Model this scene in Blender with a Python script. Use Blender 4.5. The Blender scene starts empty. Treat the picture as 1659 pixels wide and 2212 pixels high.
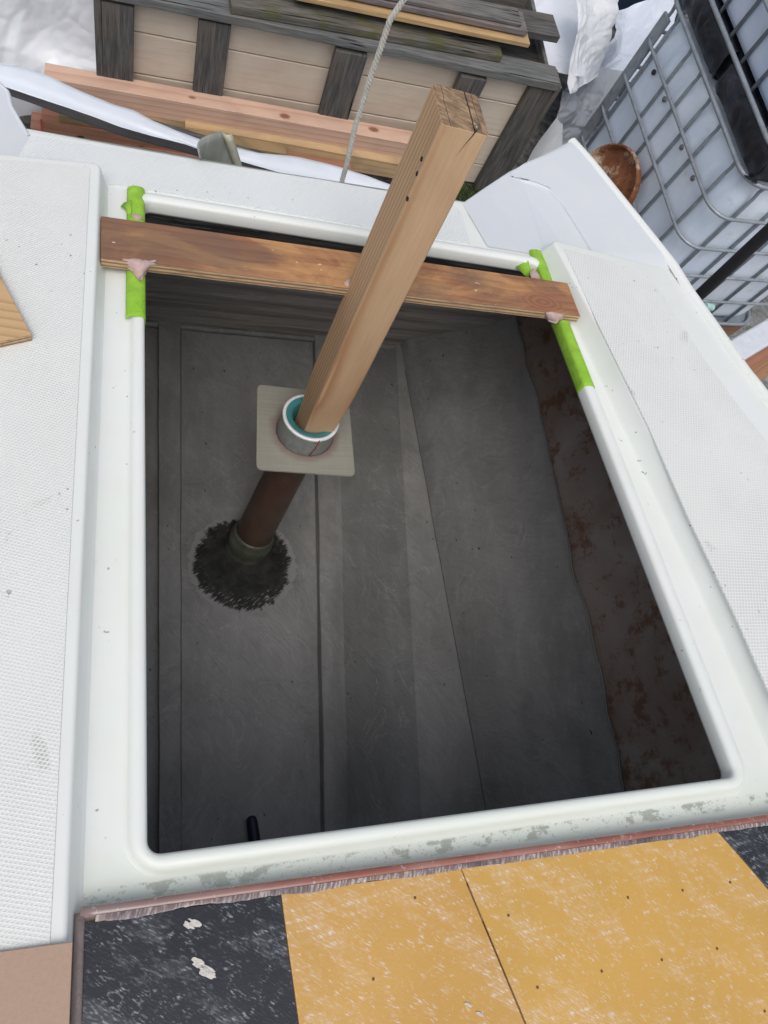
import bpy, bmesh, math, random
from mathutils import Matrix, Vector, noise
random.seed(7)
SC = bpy.context.scene
COL = SC.collection
rad = math.radians

# ---------------------------------------------------------------- camera
F_PX, CX, CY = 1596.0, 829.5, 1106.0            # focal length and centre on a 1659 x 2212 grid
R_B = Matrix(((0.9361, 0.0234, 0.3510), (-0.1640, -0.8537, 0.4943), (0.3112, -0.5202, -0.7953)))  # view -> boat axes
Q3 = Matrix(((0.99955, -0.0031, 0.02979), (-0.0031, 0.97855, 0.206), (-0.02979, -0.206, 0.9781)))   # boat axes -> level world (boat is propped bow down)
HC = 3.0                                         # eye height over the yard
R_W = Q3 @ R_B
EYE = Vector((0, 0, HC))
BOAT = Matrix.Translation(EYE) @ Q3.to_4x4() @ Matrix.Translation((0, 0, -1.0))   # boat frame: eye at (0,0,1), hatch rim at z=0
cam = bpy.data.cameras.new('camera'); cam_o = bpy.data.objects.new('camera', cam); COL.objects.link(cam_o)
cm = Matrix.Identity(3)
cm.col[0] = R_W.col[0].normalized(); cm.col[2] = -R_W.col[2].normalized(); cm.col[1] = cm.col[2].cross(cm.col[0]).normalized(); cm.col[0] = cm.col[1].cross(cm.col[2])
cam_o.matrix_world = Matrix.Translation(EYE) @ cm.to_4x4()
cam.sensor_fit = 'VERTICAL'; cam.sensor_height = 36; cam.sensor_width = 27; cam.lens = 36 * F_PX / 2212
cam.clip_start = 0.02; cam.clip_end = 500
SC.camera = cam_o
SC.render.resolution_x = 768; SC.render.resolution_y = 1024

# ---------------------------------------------------------------- light: bright overcast
SUN_EL, SUN_AZ = 66, 200          # azimuth of the sun measured from +Y clockwise
w = bpy.data.worlds.new('World'); SC.world = w; w.use_nodes = True
nt = w.node_tree; bg = nt.nodes['Background']
sky = nt.nodes.new('ShaderNodeTexSky'); sky.sky_type = 'NISHITA'; sky.sun_disc = False
sky.sun_elevation = rad(SUN_EL); sky.sun_rotation = rad(SUN_AZ); sky.air_density = 1.0; sky.dust_density = 4.0; sky.ozone_density = 1.0
hs = nt.nodes.new('ShaderNodeHueSaturation'); hs.inputs['Saturation'].default_value = 0.5
nt.links.new(sky.outputs[0], hs.inputs['Color']); nt.links.new(hs.outputs[0], bg.inputs[0]); bg.inputs[1].default_value = 0.15
sun = bpy.data.lights.new('sun', 'SUN'); sun.energy = 0.85; sun.angle = rad(50); sun.color = (1, 0.96, 0.9)
sun_o = bpy.data.objects.new('sun', sun); COL.objects.link(sun_o)
sd = Vector((math.sin(rad(SUN_AZ)) * math.cos(rad(SUN_EL)), math.cos(rad(SUN_AZ)) * math.cos(rad(SUN_EL)), math.sin(rad(SUN_EL))))
sun_o.rotation_euler = sd.to_track_quat('Z', 'Y').to_euler(); sun_o.location = (0, 0, 8)
SC.view_settings.view_transform = 'Standard'; SC.view_settings.look = 'None'; SC.view_settings.gamma = 1; SC.view_settings.use_curve_mapping = False
SC.view_settings.exposure = 0.02

# ---------------------------------------------------------------- rays of the measured picture grid -> real places
def ray(x, y, R): return R @ Vector((x - CX, y - CY, F_PX))
def bz(x, y, z):                                   # boat frame, on the level z
    r = ray(x, y, R_B); t = (z - 1.0) / r.z; return Vector((0, 0, 1)) + r * t
def wz(x, y, z):                                   # world, on the level z
    r = ray(x, y, R_W); t = (z - HC) / r.z; return EYE + r * t
def wv(x, y, p, n):                                # world, on the plane through p with normal n
    r = ray(x, y, R_W); n = Vector(n); t = n.dot(Vector(p) - EYE) / n.dot(r); return EYE + r * t

# ---------------------------------------------------------------- object helpers
WM = {}
def tag(o, label=None, cat=None, group=None, kind=None):
    if label: o['label'] = label
    if cat: o['category'] = cat
    if group: o['group'] = group
    if kind: o['kind'] = kind
    return o
def empty(name, label, cat, loc, frame=None, group=None):
    o = bpy.data.objects.new(name, None); COL.objects.link(o); o.empty_display_size = 0.1
    m = (frame or Matrix.Identity(4)) @ Matrix.Translation(loc)
    o.matrix_world = m; WM[o.name] = m
    return tag(o, label, cat, group)
def place(o, m, parent):
    if parent is not None:
        o.parent = parent; o.matrix_parent_inverse = WM[parent.name].inverted(); o.matrix_basis = m
    else:
        o.matrix_world = m
    WM[o.name] = m
def mk(name, verts, faces, mat, parent=None, frame=None, origin=None, smooth=False, thick=0, bevel=0, segs=2, angle=40, mats=None, fmat=None, sub=0, thick_off=-1):
    vs = [Vector(v) for v in verts]
    if origin is None:
        lo = [min(v[i] for v in vs) for i in range(3)]; hi = [max(v[i] for v in vs) for i in range(3)]
        origin = Vector(((lo[0] + hi[0]) / 2, (lo[1] + hi[1]) / 2, lo[2]))
    origin = Vector(origin)
    me = bpy.data.meshes.new(name); me.from_pydata([v - origin for v in vs], [], faces); 
    bm = bmesh.new(); bm.from_mesh(me); bmesh.ops.recalc_face_normals(bm, faces=bm.faces) if thick == 0 else None; bm.to_mesh(me); bm.free()
    for m_ in (mats or [mat]): me.materials.append(m_)
    if fmat:
        for i, p in enumerate(me.polygons): p.material_index = fmat[i]
    for p in me.polygons: p.use_smooth = smooth
    o = bpy.data.objects.new(name, me); COL.objects.link(o)
    if thick:
        s = o.modifiers.new('solid', 'SOLIDIFY'); s.thickness = thick; s.offset = thick_off
    if bevel:
        b = o.modifiers.new('bev', 'BEVEL'); b.width = bevel; b.segments = segs; b.limit_method = 'ANGLE'; b.angle_limit = rad(angle)
        for p in me.polygons: p.use_smooth = True
        if hasattr(b, 'harden_normals'): b.harden_normals = True
    if sub:
        s = o.modifiers.new('sub', 'SUBSURF'); s.levels = s.render_levels = sub
    place(o, (frame or Matrix.Identity(4)) @ Matrix.Translation(origin), parent)
    return o
def box_vf(x0, x1, y0, y1, z0, z1):
    v = [(x, y, z) for z in (z0, z1) for y in (y0, y1) for x in (x0, x1)]
    return v, [(0, 2, 3, 1), (4, 5, 7, 6), (0, 1, 5, 4), (2, 6, 7, 3), (0, 4, 6, 2), (1, 3, 7, 5)]
def box(name, x0, x1, y0, y1, z0, z1, mat, parent=None, frame=None, bevel=0.002, **k):
    v, f = box_vf(x0, x1, y0, y1, z0, z1); return mk(name, v, f, mat, parent, frame, bevel=bevel, **k)
def beam(name, a, b, wdt, h, mat, parent=None, frame=None, back=None, bevel=0.003, warp=0.0, cuts=1, taper=1.0):
    """plank: its front-top edge runs a->b, it reaches 'back' by wdt and down by h; the mesh's own X runs along the grain"""
    a = Vector(a); b = Vector(b); X = (b - a); L = X.length; X.normalize()
    Yv = Vector(back if back else (0, 1, 0)); Zv = X.cross(Yv).normalized()
    if Zv.z < 0 and abs(Zv.z) > 0.05: Zv = -Zv
    Yv = Zv.cross(X).normalized()
    if back and Yv.dot(Vector(back)) < 0: Yv = -Yv
    vs = []; fs = []; n = max(1, cuts)
    rr = random.Random(sum(map(ord, name)))
    for i in range(n + 1):
        t = i / n; s = 1 + (taper - 1) * t; dz = warp * math.sin(t * 3.3 + 0.4) + (rr.uniform(-1, 1) * warp * .2 if n > 1 else 0)
        for (yy, zz) in ((0, 0), (wdt * s, 0), (wdt * s, -h * s), (0, -h * s)): vs.append((t * L, yy, zz + dz))
    for i in range(n):
        for k in range(4): fs.append((i * 4 + k, i * 4 + (k + 1) % 4, i * 4 + 4 + (k + 1) % 4, i * 4 + 4 + k))
    fs += [(3, 2, 1, 0), (n * 4, n * 4 + 1, n * 4 + 2, n * 4 + 3)]
    M = Matrix.Identity(4); M.col[0][:3] = X; M.col[1][:3] = Yv; M.col[2][:3] = X.cross(Yv); M.col[3][:3] = a
    if X.cross(Yv).dot(Zv) < 0:
        vs = [(x, y, -z) for x, y, z in vs]
    return mk(name, vs, fs, mat, parent, (frame or Matrix.Identity(4)) @ M, origin=(0, 0, 0), bevel=bevel)
def tube_vf(pts, r, n=8, closed=False, caps=True, rs=None):
    pts = [Vector(p) for p in pts]; N = len(pts); vs = []; fs = []; up = None
    for i, p in enumerate(pts):
        if closed: t = (pts[(i + 1) % N] - pts[i - 1]).normalized()
        else: t = (pts[min(i + 1, N - 1)] - pts[max(i - 1, 0)]).normalized()
        if up is None:
            up = Vector((0, 0, 1)) if abs(t.z) < 0.9 else Vector((1, 0, 0))
        up = (up - t * up.dot(t)).normalized(); s = t.cross(up); rr = rs[i] if rs else r
        for k in range(n):
            a = 2 * math.pi * k / n; vs.append(p + (up * math.cos(a) + s * math.sin(a)) * rr)
    for i in range(N if closed else N - 1):
        j = (i + 1) % N
        for k in range(n): fs.append((i * n + k, i * n + (k + 1) % n, j * n + (k + 1) % n, j * n + k))
    if not closed and caps: fs += [tuple(range(n))[::-1], tuple(range((N - 1) * n, N * n))]
    return vs, fs
def tube(name, pts, r, mat, parent=None, frame=None, n=8, closed=False, rs=None, **k):
    v, f = tube_vf(pts, r, n, closed, rs=rs); return mk(name, v, f, mat, parent, frame, smooth=True, **k)
def lathe(name, axis_a, axis_b, prof, mat, parent=None, frame=None, n=40, **k):
    """prof: list of (t along a->b, radius)"""
    a = Vector(axis_a); d = Vector(axis_b) - a; Z = d.normalized(); X = Z.orthogonal().normalized(); Y = Z.cross(X)
    vs = []; fs = []
    for (t, r) in prof:
        for q in range(n):
            g = 2 * math.pi * q / n; vs.append(a + d * t + (X * math.cos(g) + Y * math.sin(g)) * r)
    for i in range(len(prof) - 1):
        for q in range(n): fs.append((i * n + q, i * n + (q + 1) % n, (i + 1) * n + (q + 1) % n, (i + 1) * n + q))
    return mk(name, vs, fs, mat, parent, frame, smooth=True, **k)
def grid_vf(rows):
    n = len(rows[0]); vs = [p for r in rows for p in r]; fs = []
    for i in range(len(rows) - 1):
        for k in range(n - 1): fs.append((i * n + k, i * n + k + 1, i * n + n + k + 1, i * n + n + k))
    return vs, fs
def plate_vf(outline, zt, zb):
    """closed slab from a 2-D outline (list of (x,y)), zt may be a function"""
    n = len(outline); f = (lambda x, y: zt) if not callable(zt) else zt
    vs = [(x, y, f(x, y)) for x, y in outline] + [(x, y, zb if not callable(zb) else zb(x, y)) for x, y in outline]
    fs = [tuple(range(n)), tuple(range(2 * n - 1, n - 1, -1))] + [(i, i + n, (i + 1) % n + n, (i + 1) % n) for i in range(n)]
    return vs, fs
def interp(P, t):
    t = max(0, min(1, t)) * (len(P) - 1); i = min(int(t), len(P) - 2); u = t - i
    return [P[i][k] * (1 - u) + P[i + 1][k] * u for k in range(len(P[0]))]
def poly_at(P, t):
    """point at arclength fraction"""
    P = [Vector(p) for p in P]; L = [0]
    for i in range(len(P) - 1): L.append(L[-1] + (P[i + 1] - P[i]).length)
    s = t * L[-1]
    for i in range(len(P) - 1):
        if s <= L[i + 1] + 1e-9: return P[i].lerp(P[i + 1], (s - L[i]) / max(1e-9, L[i + 1] - L[i]))
    return P[-1]

# ---------------------------------------------------------------- materials
def lin(r, g, b): return tuple(((c / 255) / 12.92 if c / 255 <= 0.04045 else ((c / 255 + 0.055) / 1.055) ** 2.4) for c in (r, g, b)) + (1,)
class NT:
    def __init__(s, name):
        s.m = bpy.data.materials.new(name); s.m.use_nodes = True; s.t = s.m.node_tree; s.p = s.t.nodes['Principled BSDF']
        s.tc = s.t.nodes.new('ShaderNodeTexCoord')
    def n(s, ty, **k):
        x = s.t.nodes.new(ty)
        for a, b in k.items(): setattr(x, a, b)
        return x
    def l(s, a, b): s.t.links.new(a, b)
    def mapping(s, scale=(1, 1, 1), loc=(0, 0, 0), rot=(0, 0, 0), src=None):
        if any(rot) and scale != (1, 1, 1):      # turn the axes first, then stretch along them
            r = s.n('ShaderNodeMapping'); r.inputs['Rotation'].default_value = rot; s.l(src or s.tc.outputs['Object'], r.inputs[0]); src = r.outputs[0]; rot = (0, 0, 0)
        x = s.n('ShaderNodeMapping'); x.inputs['Scale'].default_value = scale; x.inputs['Location'].default_value = loc; x.inputs['Rotation'].default_value = rot
        s.l(src or s.tc.outputs['Object'], x.inputs[0]); return x.outputs[0]
    def noise(s, scale, vec=None, detail=4, rough=0.55, dist=0):
        x = s.n('ShaderNodeTexNoise'); x.inputs['Scale'].default_value = scale; x.inputs['Detail'].default_value = detail; x.inputs['Roughness'].default_value = rough; x.inputs['Distortion'].default_value = dist
        s.l(vec or s.tc.outputs['Object'], x.inputs['Vector']); return x.outputs['Fac']
    def ramp(s, fac, stops):
        x = s.n('ShaderNodeValToRGB'); e = x.color_ramp.elements
        while len(e) < len(stops): e.new(0.5)
        for i, (p, c) in enumerate(stops):
            e[i].position = p; e[i].color = c if isinstance(c, tuple) else (c, c, c, 1)
        s.l(fac, x.inputs[0]); return x.outputs[0]
    def mix(s, fac, a, b, mode='MIX'):
        x = s.n('ShaderNodeMix', data_type='RGBA', blend_type=mode)
        for v, i in ((fac, 0), (a, 6), (b, 7)):
            if isinstance(v, (int, float)): x.inputs[i].default_value = v
            elif isinstance(v, tuple): x.inputs[i].default_value = v
            else: s.l(v, x.inputs[i])
        return x.outputs[2]
    def math(s, op, a, b=0.0, c=0.0, clamp=False):
        x = s.n('ShaderNodeMath', operation=op, use_clamp=clamp)
        for i, v in enumerate((a, b, c)):
            if isinstance(v, (int, float)): x.inputs[i].default_value = v
            else: s.l(v, x.inputs[i])
        return x.outputs[0]
    def sep(s, vec=None):
        x = s.n('ShaderNodeSeparateXYZ'); s.l(vec or s.tc.outputs['Object'], x.inputs[0]); return x.outputs
    def comb(s, x_, y_, z_):
        x = s.n('ShaderNodeCombineXYZ')
        for i, v in enumerate((x_, y_, z_)):
            if isinstance(v, (int, float)): x.inputs[i].default_value = v
            else: s.l(v, x.inputs[i])
        return x.outputs[0]
    def bump(s, h, strength=0.3, dist=0.01, prev=None):
        x = s.n('ShaderNodeBump'); x.inputs['Strength'].default_value = strength; x.inputs['Distance'].default_value = dist
        s.l(h, x.inputs['Height'])
        if prev: s.l(prev, x.inputs['Normal'])
        return x.outputs[0]
    def out(s, col, rough=0.6, normal=None, metal=0, spec=None, **k):
        for v, nme in ((col, 'Base Color'), (rough, 'Roughness'), (metal, 'Metallic')):
            if isinstance(v, (int, float, tuple)): s.p.inputs[nme].default_value = v
            else: s.l(v, s.p.inputs[nme])
        if normal: s.l(normal, s.p.inputs['Normal'])
        if spec is not None: s.p.inputs['Specular IOR Level'].default_value = spec
        for a, b in k.items(): s.p.inputs[a.replace('_', ' ')].default_value = b
        return s.m

def gelcoat(name='gelcoat', tint=(0.80, 0.815, 0.80, 1), tint2=(0.76, 0.80, 0.75, 1), mold=False, rough=0.38, specks=True):
    N = NT(name)
    a = N.noise(3.0, detail=5); c = N.mix(N.ramp(a, [(0.35, 0.0), (0.65, 1.0)]), tint, tint2)
    c = N.mix(N.ramp(N.noise(14, detail=6), [(0.45, 0.0), (0.8, 0.35)]), c, (0.74, 0.72, 0.68, 1))
    if specks:
        s1 = N.ramp(N.noise(95, detail=1), [(0.735, 0.0), (0.76, 1.0)]); s2 = N.ramp(N.noise(9, detail=2), [(0.5, 0.0), (0.62, 1.0)])
        c = N.mix(N.math('MULTIPLY', N.math('MULTIPLY', s1, s2), 0.75), c, (0.16, 0.14, 0.12, 1))
    if mold:   # a band of mould and grime in the gutter under the near lip (boat coordinates)
        xyz = N.sep()
        band = N.math('SUBTRACT', 1.0, N.math('DIVIDE', N.math('ABSOLUTE', N.math('SUBTRACT', xyz[1], 0.0955)), 0.0105), clamp=True)
        n1 = N.ramp(N.noise(26, N.mapping((1, 1.6, 1)), detail=8, rough=0.72), [(0.525, 0.0), (0.56, 1.0)])
        n2 = N.ramp(N.noise(160, detail=3), [(0.35, 0.85), (0.55, 1.0)])
        m = N.math('MULTIPLY', N.math('MULTIPLY', N.ramp(band, [(0.0, 0.0), (0.35, 1.0)]), n1), n2)
        xm = N.ramp(xyz[0], [(0.0, 0.75), (0.5, 1.0)])
        c = N.mix(N.math('MULTIPLY', m, xm), c, (0.045, 0.042, 0.027, 1))
        sp = N.math('MULTIPLY', N.ramp(band, [(0.0, 0.0), (0.2, 1.0)]), N.ramp(N.noise(240, detail=1), [(0.64, 0.0), (0.7, 1.0)]))
        c = N.mix(N.math('MULTIPLY', sp, 0.7), c, (0.12, 0.09, 0.06, 1))
        nearb = N.ramp(N.math('SUBTRACT', 0.16, xyz[1], clamp=True), [(0.0, 0.0), (0.07, 0.6)])
        c = N.mix(nearb, c, (0.70, 0.78, 0.66, 1))
    b = N.bump(N.noise(7, detail=2), 0.12, 0.01); b = N.bump(N.noise(160, detail=2), 0.05, 0.002, b)
    return N.out(c, N.ramp(N.noise(20), [(0.3, rough - 0.06), (0.7, rough + 0.12)]), b, spec=0.5)
def nonskid(name='nonskid_gelcoat', ang=45, pitch=0.0052, c0=(0.82, 0.83, 0.81, 1), c1=(0.55, 0.56, 0.54, 1)):
    N = NT(name); k = 2 * math.pi / pitch
    v = N.sep(N.mapping(rot=(0, 0, rad(ang)))); v2 = N.sep(N.mapping(rot=(0, 0, rad(ang + 68))))
    a = N.math('POWER', N.math('ABSOLUTE', N.math('SINE', N.math('MULTIPLY', v[0], k / 2))), 4); b = N.math('POWER', N.math('ABSOLUTE', N.math('SINE', N.math('MULTIPLY', v2[0], k / 2))), 4)
    h = N.math('MAXIMUM', a, b); wear = N.ramp(N.noise(6, detail=5), [(0.3, 0.5), (0.75, 1.0)])
    dirt = N.math('MULTIPLY', N.math('SUBTRACT', 1.0, h), N.ramp(N.noise(5, detail=6), [(0.40, 0.22), (0.62, 0.5)]))
    dirt2 = N.math('MULTIPLY', N.math('SUBTRACT', 1.0, h), N.ramp(N.noise(11, detail=4, dist=0.6), [(0.665, 0.0), (0.72, 0.55)]))
    c = N.mix(N.noise(2.2), c0, (0.74, 0.76, 0.72, 1)); c = N.mix(dirt, c, c1); c = N.mix(dirt2, c, (0.30, 0.28, 0.25, 1))
    sp = N.math('MULTIPLY', N.ramp(N.noise(80, detail=1), [(0.73, 0.0), (0.76, 1.0)]), N.ramp(N.noise(6), [(0.5, 0.0), (0.6, 0.8)]))
    c = N.mix(sp, c, (0.2, 0.17, 0.13, 1))
    return N.out(c, 0.5, N.bump(N.math('MULTIPLY', h, wear), 0.55, 0.0012), spec=0.45)
def wood(name, c1, c2, center=(0.02, 0.02), rings=55, dist=3.0, knots=None, stain=None, stain_amt=0.4, rough=0.65, stretch=0.18, grain=0.25, bump=0.25, holes=None):
    """X of the object runs along the grain; growth rings are cylinders round an axis beside the plank"""
    N = NT(name)
    sv = N.mapping((stretch, 1, 1)); d = N.noise(7, sv, detail=2); d2 = N.noise(2.2, N.mapping((stretch * 2, 1, 1), loc=(4, 1, 2)), detail=1)
    s = N.sep(); y = N.math('SUBTRACT', s[1], center[0]); z = N.math('SUBTRACT', s[2], center[1])
    r = N.math('SQRT', N.math('ADD', N.math('MULTIPLY', y, y), N.math('MULTIPLY', z, z)))
    r = N.math('ADD', r, N.math('MULTIPLY', N.math('SUBTRACT', d, 0.5), 0.012 * dist)); r = N.math('ADD', r, N.math('MULTIPLY', N.math('SUBTRACT', d2, 0.5), 0.03 * dist))
    ring = N.math('FRACT', N.math('MULTIPLY', r, rings))
    prof = N.ramp(ring, [(0.0, 0.0), (0.55, 0.25), (0.86, 1.0), (1.0, 0.0)])
    fine = N.noise(1, N.mapping((14, 420, 420)), detail=3); fine2 = N.noise(1, N.mapping((3, 90, 90)), detail=3)
    c = N.mix(prof, c1, c2); c = N.mix(N.ramp(fine, [(0.4, 0.0), (0.75, grain)]), c, tuple(v * 0.55 for v in c2[:3]) + (1,))
    c = N.mix(N.ramp(fine2, [(0.35, 0.0), (0.8, grain)]), c, c2)
    if stain: c = N.mix(N.ramp(N.noise(7, N.mapping((0.5, 1, 1), loc=(3, 3, 3)), detail=6, dist=0.5), [(0.45, 0.0), (0.68, stain_amt)]), c, stain)
    if knots:
        for (kx, ky, kz, kr, kc) in knots:
            vv = N.mapping(loc=(-kx, -ky, -kz)); vm = N.n('ShaderNodeVectorMath', operation='LENGTH'); mp = N.mapping((0.6, 1, 1), src=vv); N.l(mp, vm.inputs[0])
            dd = N.math('ADD', vm.outputs['Value'], N.math('MULTIPLY', N.math('SUBTRACT', N.noise(60), 0.5), kr * 0.6))
            c = N.mix(N.ramp(N.math('DIVIDE', dd, kr), [(0.55, 0.95), (1.0, 0.0)]), c, kc)
    h = N.math('ADD', N.math('MULTIPLY', fine, 0.5), N.math('MULTIPLY', prof, 0.35))
    return N.out(c, rough, N.bump(h, bump, 0.002), spec=0.3)
def weathered(name, c1=(0.16, 0.155, 0.15, 1), c2=(0.06, 0.058, 0.055, 1), moss=0.0, warm=0.25):
    N = NT(name)
    n1 = N.noise(1, N.mapping((5, 70, 70)), detail=6, rough=0.6); n2 = N.noise(1, N.mapping((9, 260, 260)), detail=4); n3 = N.noise(4, N.mapping((0.6, 1.5, 1.5)), detail=4)
    c = N.mix(N.ramp(n1, [(0.3, 0.0), (0.7, 1.0)]), c2, c1); c = N.mix(N.ramp(n2, [(0.45, 0.0), (0.7, 0.7)]), c, tuple(v * 0.45 for v in c2[:3]) + (1,))
    c = N.mix(N.ramp(n3, [(0.5, 0.0), (0.7, warm)]), c, (0.30, 0.21, 0.14, 1))
    cr = N.ramp(N.noise(1, N.mapping((2.2, 60, 60), loc=(1, 2, 3)), detail=2, dist=0.3), [(0.655, 0.0), (0.68, 1.0)]); c = N.mix(cr, c, (0.012, 0.011, 0.01, 1))
    if moss: c = N.mix(N.ramp(N.noise(9, detail=6), [(0.5, 0.0), (0.65, moss)]), c, (0.10, 0.11, 0.03, 1))
    h = N.math('SUBTRACT', N.math('ADD', n1, N.math('MULTIPLY', n2, 0.5)), cr)
    return N.out(c, 0.85, N.bump(h, 0.7, 0.004), spec=0.2)
def plain(name, c, rough=0.5, var=0.12, nscale=20, metal=0, bump=0.1, c2=None, amt=0.5, spec=0.5, bdist=0.003, **k):
    N = NT(name); n_ = N.noise(nscale, detail=5)
    col = N.mix(N.ramp(n_, [(0.3, 0.0), (0.7, 1.0)]), tuple(v * (1 - var) for v in c[:3]) + (1,), tuple(min(1, v * (1 + var)) for v in c[:3]) + (1,))
    if c2: col = N.mix(N.ramp(N.noise(nscale * 0.4, detail=6, dist=0.4), [(0.45, 0.0), (0.65, amt)]), col, c2)
    return N.out(col, rough, N.bump(N.noise(nscale * 4, detail=3), bump, bdist) if bump else None, metal, spec, **k)
def film(name, c=(0.72, 0.75, 0.80, 1), dirt=(0.25, 0.22, 0.2, 1), amt=0.3, rough=0.32):
    N = NT(name); n_ = N.noise(2.5, detail=6, dist=0.3)
    col = N.mix(N.ramp(n_, [(0.35, 0.0), (0.7, 1.0)]), tuple(v * 0.93 for v in c[:3]) + (1,), c)
    col = N.mix(N.ramp(N.noise(8, N.mapping((1, 1, 0.5)), detail=8, rough=0.7), [(0.6, 0.0), (0.75, amt)]), col, dirt)
    b = N.bump(N.noise(6, detail=2, dist=0.6), 0.2, 0.02); b = N.bump(N.noise(45, detail=2), 0.08, 0.004, b)
    return N.out(col, rough, b, spec=0.5)

M_gel = gelcoat('gelcoat_white', mold=True)
M_gel2 = gelcoat('gelcoat_side')
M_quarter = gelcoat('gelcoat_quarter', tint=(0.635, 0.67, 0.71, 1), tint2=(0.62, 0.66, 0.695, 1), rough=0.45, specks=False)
M_ns = nonskid(ang=24, pitch=0.0064, c1=(0.46, 0.46, 0.445, 1))
M_ns2 = nonskid('nonskid_port', ang=38, pitch=0.0046)
M_ns3 = nonskid('nonskid_aft', ang=30, pitch=0.0055, c0=(0.80, 0.84, 0.86, 1), c1=(0.55, 0.58, 0.60, 1))

# locker inside: grey bilge paint with brush marks
def bilge(name, c=(0.27, 0.265, 0.262, 1), c2=(0.205, 0.205, 0.20, 1), axis='y'):
    N = NT(name)
    st = N.noise(1, N.mapping((22, 4, 10), rot=(0, 0, rad(4))), detail=5); st2 = N.noise(1, N.mapping((150, 12, 20), rot=(0, 0, rad(-38))), detail=3)
    big = N.noise(2.6, detail=5, dist=0.5)
    col = N.mix(N.ramp(big, [(0.35, 0.0), (0.65, 1.0)]), c2, c); col = N.mix(N.ramp(st, [(0.45, 0.0), (0.75, 0.45)]), col, tuple(v * 1.25 for v in c[:3]) + (1,))
    col = N.mix(N.ramp(st2, [(0.5, 0.0), (0.75, 0.35)]), col, tuple(v * 0.8 for v in c2[:3]) + (1,))
    col = N.mix(N.math('MULTIPLY', N.ramp(N.noise(70, N.mapping((1, 0.6, 1)), detail=1), [(0.775, 0.0), (0.79, 1.0)]), 0.8), col, (0.01, 0.01, 0.01, 1))
    col = N.mix(N.ramp(N.noise(9, detail=7, rough=0.7), [(0.62, 0.0), (0.72, 0.35)]), col, (0.32, 0.32, 0.31, 1))
    wr = N.noise(7, N.mapping((1, 0.5, 1)), detail=5, rough=0.6, dist=1.6); col = N.mix(N.ramp(wr, [(0.49, 0.0), (0.5, 0.3), (0.51, 0.0)]), col, (0.42, 0.42, 0.41, 1)); col = N.mix(N.ramp(N.noise(3.2, N.mapping((1, 0.6, 1), loc=(5, 2, 0)), detail=8, rough=0.7), [(0.50, 0.0), (0.62, 0.45)]), col, (0.13, 0.13, 0.125, 1))
    b = N.bump(N.noise(12, detail=4, dist=0.8), 0.6, 0.012); b = N.bump(wr, 0.5, 0.008, b); b = N.bump(st2, 0.35, 0.002, b)
    return N.out(col, 0.48, b, spec=0.4)
M_bilge = bilge('bilge_grey_paint')
M_bilge_dark = bilge('bilge_grey_paint_dark', (0.20, 0.202, 0.198, 1), (0.15, 0.152, 0.149, 1))  # darker tone of the same bilge paint, e.g. for the floor strip by the seam
def rawglass():
    N = NT('raw_brown_laminate'); big = N.noise(4, detail=6, dist=0.6)
    c = N.mix(N.ramp(big, [(0.4, 0.0), (0.62, 1.0)]), (0.24, 0.185, 0.155, 1), (0.32, 0.28, 0.26, 1))
    z = N.ramp(N.noise(11, N.mapping((1, 1, 1.5), loc=(1, 7, 2)), detail=8, rough=0.75), [(0.52, 0.0), (0.6, 0.85)]); c = N.mix(z, c, (0.16, 0.07, 0.03, 1))
    w_ = N.n('ShaderNodeTexWave', wave_type='BANDS', bands_direction='DIAGONAL'); w_.inputs['Scale'].default_value = 60; w_.inputs['Distortion'].default_value = 3; N.l(N.tc.outputs['Object'], w_.inputs[0])
    c = N.mix(N.math('MULTIPLY', w_.outputs['Fac'], 0.18), c, (0.06, 0.05, 0.04, 1))
    return N.out(c, 0.5, N.bump(N.noise(50, detail=5), 0.5, 0.004))
M_raw = rawglass()
def transomwall():
    N = NT('transom_inner_paint'); s = N.sep()
    st = N.noise(1, N.mapping((4, 60, 60)), detail=6, rough=0.65); st2 = N.noise(1, N.mapping((9, 180, 180), loc=(3, 0, 1)), detail=5)
    c = N.mix(N.ramp(st, [(0.3, 0.0), (0.7, 1.0)]), (0.27, 0.25, 0.235, 1), (0.40, 0.38, 0.36, 1))
    # bare, black resin-stained laminate near the top, along the joint with the deck
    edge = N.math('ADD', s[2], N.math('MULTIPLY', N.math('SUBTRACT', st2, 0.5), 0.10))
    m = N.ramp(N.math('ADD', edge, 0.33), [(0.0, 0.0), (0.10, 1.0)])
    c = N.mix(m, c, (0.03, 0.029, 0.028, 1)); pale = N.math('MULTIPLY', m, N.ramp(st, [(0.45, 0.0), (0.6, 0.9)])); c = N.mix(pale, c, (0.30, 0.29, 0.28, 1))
    c = N.mix(N.math('MULTIPLY', N.ramp(N.noise(1, N.mapping((5, 40, 40), loc=(9, 2, 2)), detail=6), [(0.6, 0.0), (0.7, 0.6)]), N.ramp(s[0], [(0.3, 0.0), (0.8, 1.0)])), c, (0.05, 0.02, 0.012, 1))
    ln = N.ramp(N.math('ABSOLUTE', N.math('SUBTRACT', N.math('ADD', s[2], N.math('MULTIPLY', N.noise(8), 0.02)), -0.50)), [(0.0, 0.5), (0.004, 0.0)])
    c = N.mix(ln, c, (0.4, 0.4, 0.4, 1))
    bands = N.noise(1, N.mapping((1.2, 3, 22)), detail=4, rough=0.6); c = N.mix(N.ramp(bands, [(0.45, 0.0), (0.6, 0.5)]), c, (0.12, 0.11, 0.10, 1)); c = N.mix(N.ramp(bands, [(0.485, 0.0), (0.492, 0.6), (0.50, 0.0)]), c, (0.55, 0.54, 0.52, 1))
    return N.out(c, 0.6, N.bump(bands, 0.6, 0.02, N.bump(st, 0.4, 0.006)))
M_trans = transomwall()

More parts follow.
